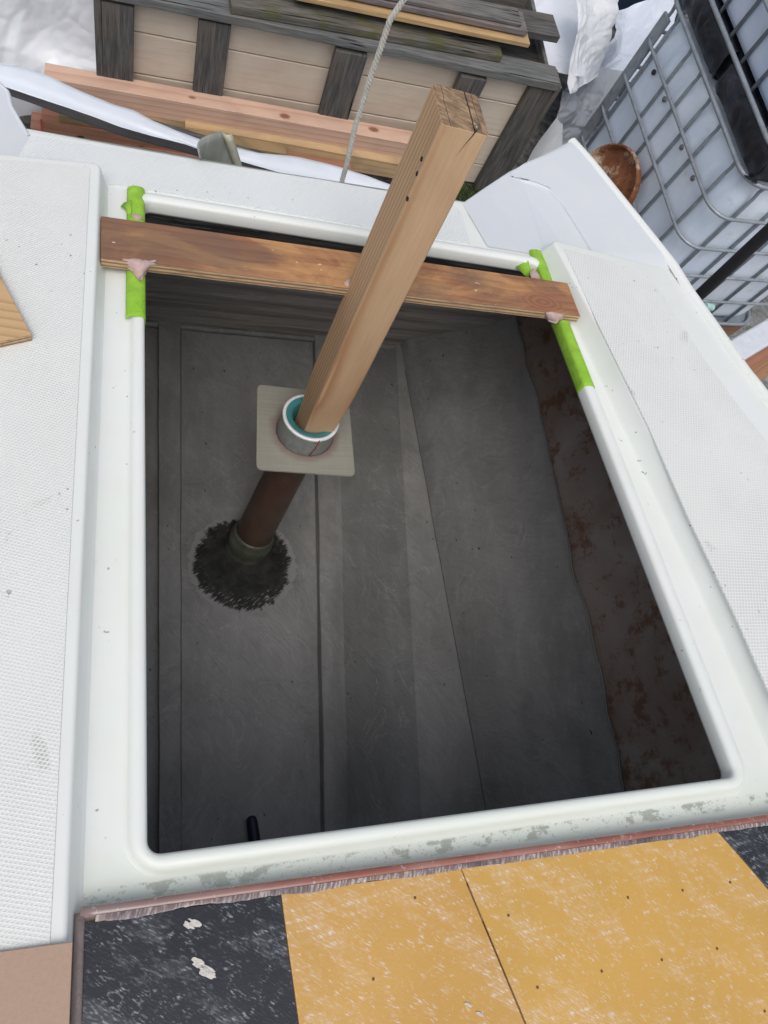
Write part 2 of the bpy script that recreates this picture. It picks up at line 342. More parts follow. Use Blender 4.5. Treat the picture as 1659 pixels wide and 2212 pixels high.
# =====================================================================================================
# SETTING: yard ground
# =====================================================================================================
def ground_mat():
    N = NT('yard_concrete'); a = N.noise(1.3, detail=8, rough=0.65); b = N.noise(14, detail=7, rough=0.7)
    c = N.mix(N.ramp(a, [(0.35, 0.0), (0.65, 1.0)]), (0.20, 0.20, 0.195, 1), (0.34, 0.34, 0.33, 1)); c = N.mix(N.ramp(b, [(0.4, 0.0), (0.62, 0.8)]), c, (0.05, 0.052, 0.05, 1))
    c = N.mix(N.ramp(N.noise(5, detail=6), [(0.6, 0.0), (0.7, 0.6)]), c, (0.33, 0.33, 0.32, 1))
    return N.out(c, 0.85, N.bump(b, 0.8, 0.02))
G = 450; rows = []
xs = sorted(set([-G, -20, -8] + [i * 0.12 - 4 for i in range(80)] + [8, 20, G]))
for y in sorted(set([-G, -20, -8] + [i * 0.12 - 3 for i in range(80)] + [10, 20, G])):
    rows.append([(x, y, 0.008 * noise.noise(Vector((x * 1.5, y * 1.5, 0))) - 0.006) for x in xs])
v, f = grid_vf(rows)
tag(mk('ground', v, f, ground_mat(), origin=(0, 0, 0), smooth=True), kind='structure')

# =====================================================================================================
# BOAT
# =====================================================================================================
boat = empty('sailboat', 'white fibreglass sailboat stern with an open locker hatch in its deck', 'boat', (0.46, 0.6, -1.15), BOAT)
def bp(name, v, f, mat, **k): return mk(name, v, f, mat, boat, BOAT, **k)
HX0, HX1, HY0, HY1 = 0.055, 0.968, 0.133, 1.346
def rrect(d, r0=0.016, n=7):
    x0, x1, y0, y1 = HX0 - d * 0.74, HX1 + d, HY0 - d * 0.70, HY1 + d; r = r0 + max(0, d) * 0.95; out = []
    for (cx, cy, a0) in ((x1 - r, y0 + r, -90), (x1 - r, y1 - r, 0), (x0 + r, y1 - r, 90), (x0 + r, y0 + r, 180)):
        for k in range(n): a = rad(a0 + 90 * k / (n - 1)); out.append((cx + r * math.cos(a), cy + r * math.sin(a)))
    return out
PROF = [(0.010, -0.034), (0.0015, -0.033), (0.0, -0.028), (0.0, -0.007), (0.0018, -0.0025), (0.006, 0.0), (0.013, 0.001), (0.020, 0.0), (0.0255, -0.0025), (0.0285, -0.006), (0.0305, -0.0095), (0.0335, -0.0128), (0.040, -0.0142)]
rings = []
def lipz(x, y): return 0.0012 * noise.noise(Vector((x * 6, y * 6, 1)))
for d, z in PROF: rings.append([(x, y, z + lipz(x, y)) for x, y in rrect(d)])
nr = len(rings[0]); vs = [p for r in rings for p in r]; fs = []
for i in range(len(rings) - 1):
    for k in range(nr): fs.append((i * nr + k, i * nr + (k + 1) % nr, (i + 1) * nr + (k + 1) % nr, (i + 1) * nr + k))
bp('hatch_lip', vs, fs, M_gel, origin=(0, 0, 0), smooth=True)
# gutter and low deck round the lip
inner = rrect(0.0385); X0, X1, Y0, Y1 = -0.25, 1.2, -0.8, 1.525
def to_outer(x, y):
    cx, cy = (HX0 + HX1) / 2, (HY0 + HY1) / 2; dx, dy = x - cx, y - cy
    t = min(((X1 if dx > 0 else X0) - cx) / dx if dx else 1e9, ((Y1 if dy > 0 else Y0) - cy) / dy if dy else 1e9); return cx + dx * t, cy + dy * t
ins = []; 
for i in range(len(inner)):
    a, b = inner[i], inner[(i + 1) % len(inner)]; L = math.dist(a, b); m = max(1, int(L / 0.05))
    for k in range(m): ins.append((a[0] + (b[0] - a[0]) * k / m, a[1] + (b[1] - a[1]) * k / m))
outs = [list(to_outer(*p)) for p in ins]
for cxn, cyn in ((X0, Y0), (X1, Y0), (X1, Y1), (X0, Y1)):
    j = min(range(len(outs)), key=lambda i: math.dist(outs[i], (cxn, cyn))); outs[j] = [cxn, cyn]
rows = []
for s in range(9):
    t = (s / 8) ** 1.6; rows.append([(a[0] + (b[0] - a[0]) * t, a[1] + (b[1] - a[1]) * t, -0.0142 - 0.0003 * (s > 0)) for a, b in zip(ins, outs)])
rows = [r + [r[0]] for r in rows]
v, f = grid_vf(rows); 
# soft turned-down edge at the transom
bp('deck', v, f, M_gel, origin=(0, 0, 0), smooth=False)
# transom edge, rounded bar along the aft end
pts = [Vector((-0.2, 1.522, -0.028)), Vector((0.2, 1.530, -0.028)), Vector((0.6, 1.545, -0.028)), Vector((0.845, 1.56, -0.027))]
rows = []
for i in range(25):
    p = poly_at(pts, i / 24); rows.append([(p.x, p.y - 0.05, -0.0139), (p.x, p.y - 0.012, -0.0128), (p.x, p.y - 0.003, -0.0132), (p.x, p.y + 0.003, -0.017), (p.x, p.y + 0.006, -0.026), (p.x, p.y + 0.007, -0.05), (p.x, p.y + 0.04, -0.14)])
v, f = grid_vf(rows); bp('transom_edge', v, f, M_gel2, smooth=True)

def rounded_block(name, outline, zt, zb, slope, r=0.008, mat=None, parent=None):
    """raised deck: top outline, flared skirt with a rounded shoulder"""
    n = len(outline); area = sum(outline[i][0] * outline[(i + 1) % n][1] - outline[(i + 1) % n][0] * outline[i][1] for i in range(n)); sg = 1 if area > 0 else -1
    def off(d):
        o = []
        for i in range(n):
            p0 = Vector(outline[i - 1]); p = Vector(outline[i]); p1 = Vector(outline[(i + 1) % n])
            e0 = (p - p0).normalized(); e1 = (p1 - p).normalized(); n0 = Vector((e0.y, -e0.x)) * sg; n1 = Vector((e1.y, -e1.x)) * sg
            m = (n0 + n1); m = m / max(0.3, m.dot(n0) ) if m.length > 1e-6 else n0
            o.append((p.x + m.x * d, p.y + m.y * d))
        return o
    levels = [(-r, 0.0)]
    for k in range(1, 5):
        a = rad(90 * k / 4 * 0.85); levels.append((-r + r * math.sin(a), -r * (1 - math.cos(a))))
    levels += [(slope * 0.6, zb - zt + 0.010), (slope * 0.8, zb - zt + 0.0035), (slope * 1.25, zb - zt - 0.002)]
    vs = []; fs = []
    for d, dz in levels: vs += [(x, y, zt + dz) for x, y in off(d)]
    for i in range(len(levels) - 1):
        for k in range(n): fs.append((i * n + k, i * n + (k + 1) % n, (i + 1) * n + (k + 1) % n, (i + 1) * n + k))
    fs.append(tuple(range(n)))
    o = bp(name, vs, fs, mat, origin=(0, 0, 0), smooth=True)
    return o
def fillet(P, r, n=6):
    out = []
    for i in range(len(P)):
        p0, p, p1 = Vector(P[i - 1]), Vector(P[i]), Vector(P[(i + 1) % len(P)]); a = (p0 - p).normalized(); b = (p1 - p).normalized()
        rr = min(r, (p0 - p).length / 2.2, (p1 - p).length / 2.2); A = p + a * rr; B = p + b * rr
        for k in range(n): t = k / (n - 1); q = A * (1 - t) ** 2 + p * 2 * t * (1 - t) + B * t * t; out.append((q.x, q.y))
    return out
def dens(P, L=0.06):
    out = []
    for i in range(len(P)):
        a, b = Vector(P[i]), Vector(P[(i + 1) % len(P)]); m = max(1, int((b - a).length / L))
        for k in range(m): q = a.lerp(b, k / m); out.append((q.x, q.y))
    return out
# port side deck
ZB = 0.03
lb = fillet([(-0.030, -0.8), (-0.0285, 0.13), (-0.028, 0.47), (-0.026, 1.0), (-0.026, 1.395), (-0.42, 1.34), (-0.55, -0.8)], 0.02)
port = rounded_block('side_deck', lb, ZB, -0.0142, 0.012, r=0.007, mat=M_gel2)
def panel(name, outline, z, mat, r=0.012, h=0.002):
    P = dens(fillet(outline, r)); n = len(P); vs = [(x, y, z + h) for x, y in P]
    c = Vector((sum(p[0] for p in P) / n, sum(p[1] for p in P) / n)); vs += [(x + (x - c.x) * 0.004, y + (y - c.y) * 0.004, z - 0.001) for x, y in P]
    return bp(name, vs, [tuple(range(n))] + [(i, i + n, (i + 1) % n + n, (i + 1) % n) for i in range(n)], mat, origin=(0, 0, 0))
panel('nonskid_panel', [(-0.047, -0.78), (-0.046, 0.05), (-0.0465, 0.6), (-0.046, 1.372), (-0.39, 1.32), (-0.53, -0.78)], ZB, M_ns2)
# starboard side deck
GUN = [bz(1240, 302, .05), bz(1277, 343, .05), bz(1371, 459, .045), bz(1459, 569, .04), bz(1495, 627, .035), bz(1568, 729, .035), bz(1619, 802, .035), bz(1659, 850, .035), Vector((1.52, 0.6, .035)), Vector((1.6, 0.1, .035)), Vector((1.62, -0.8, .035))]
crest = [bz(1191, 516, ZB), bz(1284, 691, ZB), bz(1434, 998, ZB), bz(1572, 1284, ZB), Vector((1.09, 0.13, ZB)), Vector((1.09, -0.8, ZB))]
ol = [(p.x, p.y) for p in crest[::-1]] + [(1.377, 1.368)] + [(p.x + 0.001, p.y) for p in GUN[4:]]
rounded_block('side_deck', fillet(ol, 0.016, 5), ZB, -0.018, 0.022, r=0.008, mat=M_gel2)
ns = [bz(1218, 538, ZB), bz(1300, 560, ZB), bz(1375, 584, ZB), bz(1408, 606, ZB), bz(1460, 682, ZB), bz(1527, 786, ZB), bz(1600, 885, ZB), bz(1662, 962, ZB), Vector((1.43, 0.5, ZB)), Vector((1.47, 0, ZB)), Vector((1.49, -0.78, ZB)), Vector((1.13, -0.78, ZB)), bz(1662, 1502, ZB), bz(1588, 1333, ZB), bz(1484, 1114, ZB), bz(1402, 927, ZB), bz(1292, 703, ZB)]
panel('nonskid_panel', [(p.x, p.y) for p in ns], ZB, M_ns, r=0.008)
# aft deck non-skid
P = [bz(66, 300, -.02), bz(400, 352, -.02), bz(700, 396, -.02), bz(975, 446, -.02), bz(992, 462, -.02), bz(1004, 497, -.02), bz(1012, 530, -.02), (0.80, 1.392, 0), (0.35, 1.392, 0), (0.02, 1.392, 0), (-0.19, 1.37, 0)]
panel('nonskid_panel', [(p[0], p[1]) for p in P], -0.0136, M_ns3, r=0.006)
# starboard quarter (sloping, reaches aft of the transom)
A = [bz(1000, 441, -.0125), bz(1052, 405, -.01), bz(1102, 372, 0), bz(1170, 338, .025), bz(1240, 303, .05)]
Bf = [Vector((0.85, 1.395, -.0125)), Vector((0.98, 1.395, -.0125)), Vector((1.10, 1.372, -.013)), Vector((1.24, 1.345, .006)), Vector((1.365, 1.325, .027))]
rows = []
NR, NCc = 90, 150
for i in range(NR + 1):
    t = i / NR; row = []
    for k in range(NCc + 1):
        s = k / NCc; a = poly_at(A, s); b = poly_at(Bf, s); p = a.lerp(b, t)
        if k == NCc:
            p = poly_at(GUN[:4] + [Vector((1.384, 1.33, .024))], t * 1.0); 
        row.append(p)
    rows.append(row)
for row in rows:   # ease the columns so the last one lands on the gunwale
    g = row[-1] - (row[-2] + (row[-2] - row[-3]))
    for k in range(NCc): row[k] = row[k] + g * ((k / NCc) ** 2) * 0.9
STEP = [bz(1106, 380, .004), bz(1128, 386, .008), bz(1158, 398, .010), bz(1185, 412, .012), bz(1215, 440, .014), bz(1260, 498, .018), bz(1300, 554, .02), bz(1345, 620, .02), bz(1372, 660, .02)]
STEP = [poly_at(STEP, i / 60) for i in range(61)]
def sdist(p):
    best = 9; sg = 1
    for i in range(60):
        a, b = STEP[i], STEP[i + 1]; ab = Vector((b.x - a.x, b.y - a.y)); ap = Vector((p.x - a.x, p.y - a.y)); t = max(0, min(1, ap.dot(ab) / ab.length_squared)); d = (ap - ab * t).length
        if d < best: best = d; sg = 1 if ab.x * ap.y - ab.y * ap.x > 0 else -1
    return best * sg
for row in rows:
    for p in row:
        if p.x > 1.02: p.z -= 0.010 * max(0.0, min(1, (1.415 - p.y) / 0.045)) * max(0.0, min(1, (1.26 - p.x) / 0.1)) + 0.001
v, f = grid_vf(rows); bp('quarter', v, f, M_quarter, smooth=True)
from mathutils.bvhtree import BVHTree
bvh = BVHTree.FromPolygons([tuple(p) for p in v], f)
def qz(x, y):
    h = bvh.ray_cast(Vector((x, y, 1)), Vector((0, 0, -1)))[0]
    if h is None: h = bvh.find_nearest(Vector((x, y, 0.02)))[0]
    return h.z
OUT = [bz(1103, 373, 0), bz(1130, 355, .01), bz(1170, 337, .025), bz(1238, 303, .05)] + [p.copy() for p in GUN[1:4]] + [Vector((1.385, 1.335, .03))]
rows = []
for i in range(81):
    a = poly_at(STEP, i / 80); b = poly_at(OUT, i / 80); d = Vector((b.x - a.x, b.y - a.y)); row = []
    for k in range(26):
        u = (0, 0.0, 0.006, 0.014, 0.024)[k] / max(0.03, d.length) * 0.35 if k < 5 else (k - 4) / 21; h = (-0.004, 0.002, 0.0044, 0.0054, 0.0058)[min(k, 4)]
        if k == 5: u = max(u, 0.02)
        if k: h *= max(0.25, min(1, i / 8))
        x, y = a.x + d.x * u, a.y + d.y * u; row.append(Vector((x, y, qz(x, y) + h * min(1, (1 - u) * 12 + 0.3) * max(0.12, min(1, (y - 1.375) / 0.04)))))
    rows.append(row)
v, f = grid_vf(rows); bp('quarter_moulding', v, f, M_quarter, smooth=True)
# gunwale: rounded rail
def rail(name, path, prof, mat, up=Vector((0, 0, 1)), N=60):
    rows = []
    for i in range(N + 1):
        t = i / N; p = poly_at(path, t); q = poly_at(path, min(1, t + 0.02)); q0 = poly_at(path, max(0, t - 0.02)); d = (q - q0).normalized(); s = d.cross(up).normalized()
        rows.append([p + s * a + up * b for a, b in prof])
    v, f = grid_vf(rows); return bp(name, v, f, mat, smooth=True)
gp = [(0.022, -0.006), (0.018, 0.002), (0.010, 0.0065), (0.0, 0.006), (-0.006, 0.001), (-0.009, -0.008), (-0.006, -0.04), (-0.004, -0.2)]
rail('gunwale', GUN, gp, M_gel2)
rail('quarter_edge', [v_ + Vector((0, 0, -0.001)) for v_ in (bz(1000, 441, -.0125), bz(1052, 405, -.01), bz(1102, 372, 0), bz(1170, 338, .025), bz(1240, 303, .05))], [(0.004, -0.002), (0.0, 0.0005), (-0.004, -0.001), (-0.006, -0.008), (-0.004, -0.06)], M_quarter, N=40)
# port quarter
PA = A = [bz(-70, 120, .02), bz(0, 183, .008), bz(14, 196, 0.002), bz(20, 225, -.004), bz(38, 258, -.01), bz(60, 294, -.0125)]
Bf = [Vector((-.45, 1.33, -.0125)), Vector((-.32, 1.34, -.0125)), Vector((-.27, 1.35, -.0125)), Vector((-.24, 1.36, -.0125)), Vector((-.2, 1.36, -.0125)), Vector((-.14, 1.36, -.0126))]
rows = [[poly_at(A, s / 16).lerp(poly_at(Bf, s / 16), i / 8) for s in range(17)] for i in range(9)]
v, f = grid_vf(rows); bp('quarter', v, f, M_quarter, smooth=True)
rail('quarter_edge', PA, [(0.004, -0.002), (0.0, 0.002), (-0.005, 0.001), (-0.008, -0.008), (-0.006, -0.10)], M_quarter, N=40)
# hull shell outside
outl = [(-0.552, -0.8), (-0.487, 0.27), (-0.424, 1.335), (-0.33, 1.76), (-0.17, 1.53), (0.3, 1.54), (0.84, 1.565), (0.99, 1.70), (1.2, 1.835), (1.395, 1.28), (1.46, 0.95), (1.52, 0.6), (1.59, 0.1), (1.61, -0.8)]
low = []
for x, y in outl:
    low.append((0.5 + (x - 0.5) * 1.02, (y if y < 1.2 else 1.98), -0.66 if (x < -0.1 or x > 1.1) else -0.92))
bot = [(0.5 + (x - 0.5) * 0.62, y if y < 1.2 else 2.0, -1.28) for x, y in outl]
n = len(outl); vs = [(x, y, -0.017) for x, y in outl] + low + bot; fs = []
for i in range(2):
    for k in range(n): fs.append((i * n + k, i * n + (k + 1) % n, (i + 1) * n + (k + 1) % n, (i + 1) * n + k))
fs.append(tuple(range(2 * n, 3 * n)))
bp('hull', vs, fs, M_gel2, smooth=False)
kt = [(0.50 + a * 0.055, b) for a, b in ((0, -0.78), (1, -0.6), (1, -0.2), (0, 0.12), (-1, -0.2), (-1, -0.6))]
n = 6; vs = [(x, y, -1.26) for x, y in kt] + [(0.5 + (x - 0.5) * 0.7, y * 0.9 - 0.05, (-2.015 + 0.206 * (y * 0.9 - 0.05) + 0.015) / 0.978) for x, y in kt]
bp('keel', vs, [tuple(range(n)), tuple(range(2 * n - 1, n - 1, -1))] + [(i, i + n, (i + 1) % n + n, (i + 1) % n) for i in range(n)], plain('keel_paint', (0.12, 0.14, 0.17, 1), 0.6))

# --- locker inside
def zf(y): return -0.98 + (y - 0.25) * 0.07
def unp(x, y, off):
    p = bz(x, y, -0.9)
    for _ in range(6): p = bz(x, y, zf(p.y) + off)
    return p
FEAT = [  # (far pixel, near pixel, height over the floor)
    ((341, 705), (342, 1850), -0.004), ((343, 705), (345, 1850), 0.022), ((389, 706), (390, 1850), 0.024), ((392, 706), (393, 1850), 0.002),
    ((560, 720), (560, 1850), 0.0), ((675, 740), (694, 1850), -0.002), ((681, 740), (703, 1850), 0.022), ((688, 740), (712, 1850), 0.026), ((716, 745), (740, 1850), 0.024), ((730, 745), (753, 1850), 0.008),
    ((800, 752), (830, 1790), 0.004), ((846, 760), (896, 1780), 0.010), ((856, 760), (912, 1780), 0.020), ((868, 760), (1048, 1740), 0.030), ((873, 760), (1062, 1740), 0.044),
    ((895, 765), (1088, 1738), 0.085), ((950, 766), (1150, 1733), 0.150), ((1010, 768), (1210, 1730), 0.215), ((1070, 768), (1275, 1725), 0.290), ((1118, 775), (1335, 1715), 0.365), ((1140, 785), (1352, 1709), 0.395)]
ys = [-0.6, -0.3, 0] + [0.1 + i * 0.05 for i in range(37)]
cols = []
for (fa, ne, off) in FEAT:
    a, b = unp(*fa, off), unp(*ne, off); cols.append((a, b, off))
rows = []; rr = random.Random(3)
for y in ys:
    row = [Vector((-0.6, y, zf(y) + 0.25)), Vector((-0.35, y, zf(y) + 0.03)), Vector((0.0, y, zf(y) - 0.004))]
    for i, (a, b, off) in enumerate(cols):
        t = (y - a.y) / (b.y - a.y); x = a.x + (b.x - a.x) * t; x += 0.0025 * noise.noise(Vector((y * 5, i, 0)))
        if i >= len(cols) - 1: x += 0.022 * noise.noise(Vector((y * 7, 3, 0))) + 0.006 * noise.noise(Vector((y * 40, 3, 0)))
        row.append(Vector((x, y, zf(y) + off + 0.003 * noise.noise(Vector((x * 6, y * 6, 2))))))
    rows.append(row)
n_paint = len(rows[0])
v, f = grid_vf(rows)
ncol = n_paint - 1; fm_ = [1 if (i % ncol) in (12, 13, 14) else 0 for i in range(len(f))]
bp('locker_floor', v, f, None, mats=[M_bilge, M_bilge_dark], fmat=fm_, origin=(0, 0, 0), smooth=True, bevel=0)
o = bpy.data.objects['locker_floor']; me = o.data
for (ci, nm_, rr_) in ((13, 'chine_seam', 0.0016), (len(cols) - 1, 'paint_edge', 0.0035)):
    pts = [v[i * n_paint + 3 + ci] + Vector((0, 0, 0.0008)) for i in range(len(ys)) if ys[i] > 0.1 and ys[i] < 1.8]
    tube(nm_, pts, rr_, M_bilge_dark if ci > 14 else plain('dark_seam_line', (0.10, 0.10, 0.10, 1), 0.6), boat, BOAT, n=6)
for p in me.polygons: p.use_smooth = True
o.modifiers.new('es', 'EDGE_SPLIT').split_angle = rad(35)
rows = []
for y, r0 in zip(ys, rows if False else [v[i * n_paint:(i + 1) * n_paint] for i in range(len(ys))]):
    e = r0[-1]; e2 = r0[-2]
    base = Vector((e2.x + 0.01, y, e2.z - 0.0)); rows.append([base + Vector((0, 0, -0.008)), Vector((e.x, y, e.z - 0.007)), Vector((e.x + 0.07, y, e.z + 0.10)), Vector((e.x + 0.12, y, e.z + 0.25)), Vector((e.x + 0.15, y, -0.16)), Vector((e.x + 0.14, y, -0.045))])
v2, f2 = grid_vf(rows); bp('hull_side', v2, f2, M_raw, origin=(0, 0, 0), smooth=True)
# walls that close the locker: transom inside, forward bulkhead, port side
W1 = unp(310, 695, 0); W2 = unp(1080, 768, 0); T1 = Vector((W1.x, 1.475, -0.03)); T2 = Vector((W2.x, 1.475, -0.03))
dx = (W2 - W1) / (W2.x - W1.x)
def wallp(x, s):
    b = W1 + dx * (x - W1.x); t = T1 + (T2 - T1) * ((x - W1.x) / (W2.x - W1.x)); return t.lerp(b, s)
rows = []
for j in range(25):
    s = j / 24 * 1.06; rows.append([wallp(-0.42 + i * 0.0735, s) + Vector((0, -0.004 * noise.noise(Vector((i * 0.5, s * 5, 0))), 0)) for i in range(24)])
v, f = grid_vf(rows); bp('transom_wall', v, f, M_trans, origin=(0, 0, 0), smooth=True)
# small fillet where the wall meets the floor
pp = [wallp(-0.4 + i * 0.044, 0.995) + Vector((0, -0.012, 0.004 + 0.004 * noise.noise(Vector((i * 0.4, 0, 0))))) for i in range(38)]
tube('fillet_seam', pp, 0.012, M_bilge_dark, boat, BOAT, n=8)
for nm, a in (('bulkhead', (-0.6, 1.7, -0.42, -0.40, -1.0, -0.03)), ('port_wall', (-0.46, -0.44, -0.4, 1.9, -1.0, -0.03))):
    vv, ff = box_vf(*a); bp(nm, vv, ff, plain('pale_bulkhead_paint', (0.5, 0.5, 0.49, 1), 0.6))
# cleats under the deck seen past the far lip
for (x0, x1) in ((0.245, 0.262), (0.335, 0.385), (0.40, 0.50)):
    pts = [wallp(x0, 0.0), wallp(x1, 0.0), wallp(x1, 0.14), wallp(x0 + 0.005, 0.14)]
    pts = [p + Vector((0, -0.012, 0)) for p in pts]
    bp('tab', pts, [(0, 1, 2, 3)], M_bilge_dark, thick=0.01)

# --- rudder tube, plate and bearing
RT = Vector((0.459, 1.112, -0.36)); PT = Vector((0.4575, 1.113, -0.43)); TBm = bz(546, 1158, -.88); AX = (TBm - PT).normalized()
fl = TBm + AX * 0.055
def raw_ring():
    N = NT('ground_laminate_ring'); s = N.sep(); r = N.math('SQRT', N.math('ADD', N.math('MULTIPLY', s[0], s[0]), N.math('MULTIPLY', s[1], s[1])))
    ang = N.math('ARCTAN2', s[1], s[0])
    st = N.noise(1, N.comb(N.math('MULTIPLY', ang, 9), N.math('MULTIPLY', r, 12), 0.0), detail=8, rough=0.75); st2 = N.noise(1, N.mapping((170, 45, 1), rot=(0, 0, rad(55))), detail=4, rough=0.7); n2 = N.noise(22, detail=7, rough=0.7)
    edge = N.math('ADD', N.math('ADD', r, N.math('MULTIPLY', N.math('SUBTRACT', st, 0.5), 0.05)), N.math('MULTIPLY', N.math('SUBTRACT', st2, 0.5), 0.045))
    m = N.ramp(N.math('ADD', edge, N.math('MULTIPLY', N.math('SUBTRACT', N.noise(11, detail=3), 0.5), 0.035)), [(0.139, 0.0), (0.1435, 1.0)]); c = N.mix(N.ramp(n2, [(0.42, 0.0), (0.68, 1.0)]), (0.006, 0.006, 0.006, 1), (0.035, 0.034, 0.026, 1))
    low = N.ramp(N.math('ADD', N.math('MULTIPLY', s[1], -4.0), 0.1), [(0.35, 0.0), (0.5, 1.0)]); sc = N.ramp(st2, [(0.57, 0.0), (0.61, 1.0)])
    hl = N.math('MULTIPLY', N.math('MULTIPLY', sc, N.ramp(r, [(0.095, 0.0), (0.115, 1.0)])), N.math('ADD', N.math('MULTIPLY', low, 0.8), 0.2)); c = N.mix(hl, c, (0.28, 0.275, 0.26, 1)); c = N.mix(m, c, (0.25, 0.25, 0.245, 1))
    return N.out(c, 0.38, N.bump(n2, 0.6, 0.004))
rgc = unp(526, 1217, 0.004)
P = []; 
for k in range(90):
    a = 2 * math.pi * k / 90; r = 0.158 + 0.010 * noise.noise(Vector((math.cos(a) * 9, math.sin(a) * 9, 0))) + 0.004 * random.uniform(-1, 1); P.append((rgc.x + r * math.cos(a), rgc.y + r * math.sin(a), zf(rgc.y + r * math.sin(a)) + 0.0045))
vs = [(rgc.x, rgc.y, rgc.z + 0.002)] + P; fs = [(0, i + 1, (i + 1) % 90 + 1) for i in range(90)]
bp('ground_ring', vs, fs, raw_ring(), origin=(rgc.x, rgc.y, rgc.z))
M_tube = plain('brown_filament_tube', (0.075, 0.045, 0.032, 1), 0.42, 0.25, 18, c2=(0.06, 0.015, 0.012, 1), amt=0.5, bump=0.3)
rt = lathe('rudder_tube', PT + AX * 0.004, TBm + AX * 0.02, [(0, 0.0535), (0.05, 0.0535), (0.09, 0.0505), (0.4, 0.051), (1, 0.0535)], M_tube, boat, BOAT)
M_olive = plain('olive_tabbing', (0.060, 0.068, 0.048, 1), 0.45, 0.3, 30, c2=(0.12, 0.12, 0.10, 1), amt=0.4, bump=0.5)
lathe('tube_collar', TBm - AX * 0.022, fl + AX * 0.03, [(0, 0.054), (0.02, 0.058), (0.10, 0.061), (0.2, 0.061), (0.22, 0.064), (0.5, 0.0665), (0.56, 0.0655), (0.75, 0.072), (0.87, 0.088), (1.0, 0.12)], M_olive, boat, BOAT)
lathe('resin_bead', TBm + AX * 0.0, TBm + AX * 0.012, [(0, 0.0608), (0.5, 0.0635), (1, 0.0612)], plain('grey_resin', (0.13, 0.125, 0.11, 1), 0.3), boat, BOAT)

def platemat():
    N = NT('brushed_laminate_plate'); n1 = N.noise(1, N.mapping((8, 240, 10)), detail=4); n2 = N.noise(1, N.mapping((240, 8, 10)), detail=3); s = N.sep()
    c = N.mix(N.ramp(n1, [(0.3, 0.0), (0.7, 1.0)]), (0.31, 0.295, 0.245, 1), (0.37, 0.355, 0.305, 1)); c = N.mix(N.ramp(n2, [(0.5, 0.0), (0.8, 0.3)]), c, (0.46, 0.45, 0.40, 1))
    r = N.math('SQRT', N.math('ADD', N.math('MULTIPLY', s[0], s[0]), N.math('MULTIPLY', N.math('ADD', s[1], 0.0), s[1])))
    m = N.ramp(N.math('ADD', r, N.math('MULTIPLY', N.noise(30), 0.02)), [(0.084, 0.6), (0.104, 0.0)]); c = N.mix(m, c, (0.17, 0.085, 0.08, 1))
    return N.out(c, 0.42, N.bump(n1, 0.15, 0.001), 0.15)
plate = empty('bearing_plate', 'square olive backing plate with rounded corners slid over the rudder tube', 'plate', PT, BOAT)
PO = [bz(555, 833, -.43), bz(751, 855, -.43), bz(766, 1031, -.43), bz(553, 1016, -.43)]
outl = fillet([(p.x, p.y) for p in PO], 0.016, 6); n = len(outl)
hole = [(PT.x + 0.0735 * math.cos(2 * math.pi * k / 48), PT.y + 0.0735 * math.sin(2 * math.pi * k / 48)) for k in range(48)]
bm = bmesh.new(); ov = [bm.verts.new((x, y, 0)) for x, y in outl]; hv = [bm.verts.new((x, y, 0)) for x, y in hole]
es = [bm.edges.new((ov[i], ov[(i + 1) % n])) for i in range(n)] + [bm.edges.new((hv[i], hv[(i + 1) % 48])) for i in range(48)]
bmesh.ops.triangle_fill(bm, use_beauty=True, use_dissolve=False, edges=es); bm.verts.index_update()
vs = [(v_.co.x, v_.co.y, PT.z) for v_ in bm.verts]; fs = [tuple(q.index for q in fc.verts) for fc in bm.faces]; bm.free()
mk('plate_sheet', vs, fs, platemat(), plate, BOAT, origin=PT, thick=0.005)
rn = random.Random(5)
pts = [];
for k in range(60):
    a = 2 * math.pi * k / 60; r = 0.0725 + 0.0015 * rn.uniform(-1, 1); pts.append((PT.x + r * math.cos(a), PT.y + r * math.sin(a), PT.z + 0.002))
tube('glue_bead', pts, 0.0028, plain('pink_glue_bead', (0.22, 0.09, 0.09, 1), 0.6), plate, BOAT, n=6, closed=True, rs=[0.0018 + 0.0022 * abs(noise.noise(Vector((math.cos(k * .105) * 4, math.sin(k * .105) * 4, 0)))) for k in range(60)])
bearing = empty('rudder_bearing', 'round rudder bearing with teal liner and bright metal rim round the post foot', 'bearing', PT, BOAT)
M_alu = plain('brushed_aluminium', (0.80, 0.81, 0.81, 1), 0.45, 0.08, 60, metal=0.15)
M_sleeve = plain('sanded_grey_sleeve', (0.20, 0.21, 0.20, 1), 0.5, 0.2, 90, metal=0.2, bump=0.3)
UPt = (RT - PT)
lathe('bearing_sleeve', PT + UPt * -0.25, RT + UPt * -0.10, [(0, 0.070), (0.98, 0.070), (1, 0.069)], M_sleeve, bearing, BOAT, n=56)
lathe('bearing_rim', PT + UPt * 0.895, RT, [(0, 0.0695), (0.1, 0.0706), (0.8, 0.0706), (1.0, 0.0685), (1.0, 0.063), (0.4, 0.0625)], M_alu, bearing, BOAT, n=56)
lathe('bearing_liner', PT + UPt * 0.97, PT, [(0.0, 0.0630), (0.0, 0.0475), (0.05, 0.0460), (1.0, 0.0460), (1.6, 0.0460)], plain('teal_plastic', (0.045, 0.20, 0.21, 1), 0.45, 0.08, 40), bearing, BOAT, n=56)
mkp = [PT + Vector((0.0705 * math.cos(a), 0.0705 * math.sin(a), 0.0)) for a in (rad(-84), rad(-80), rad(-74))]
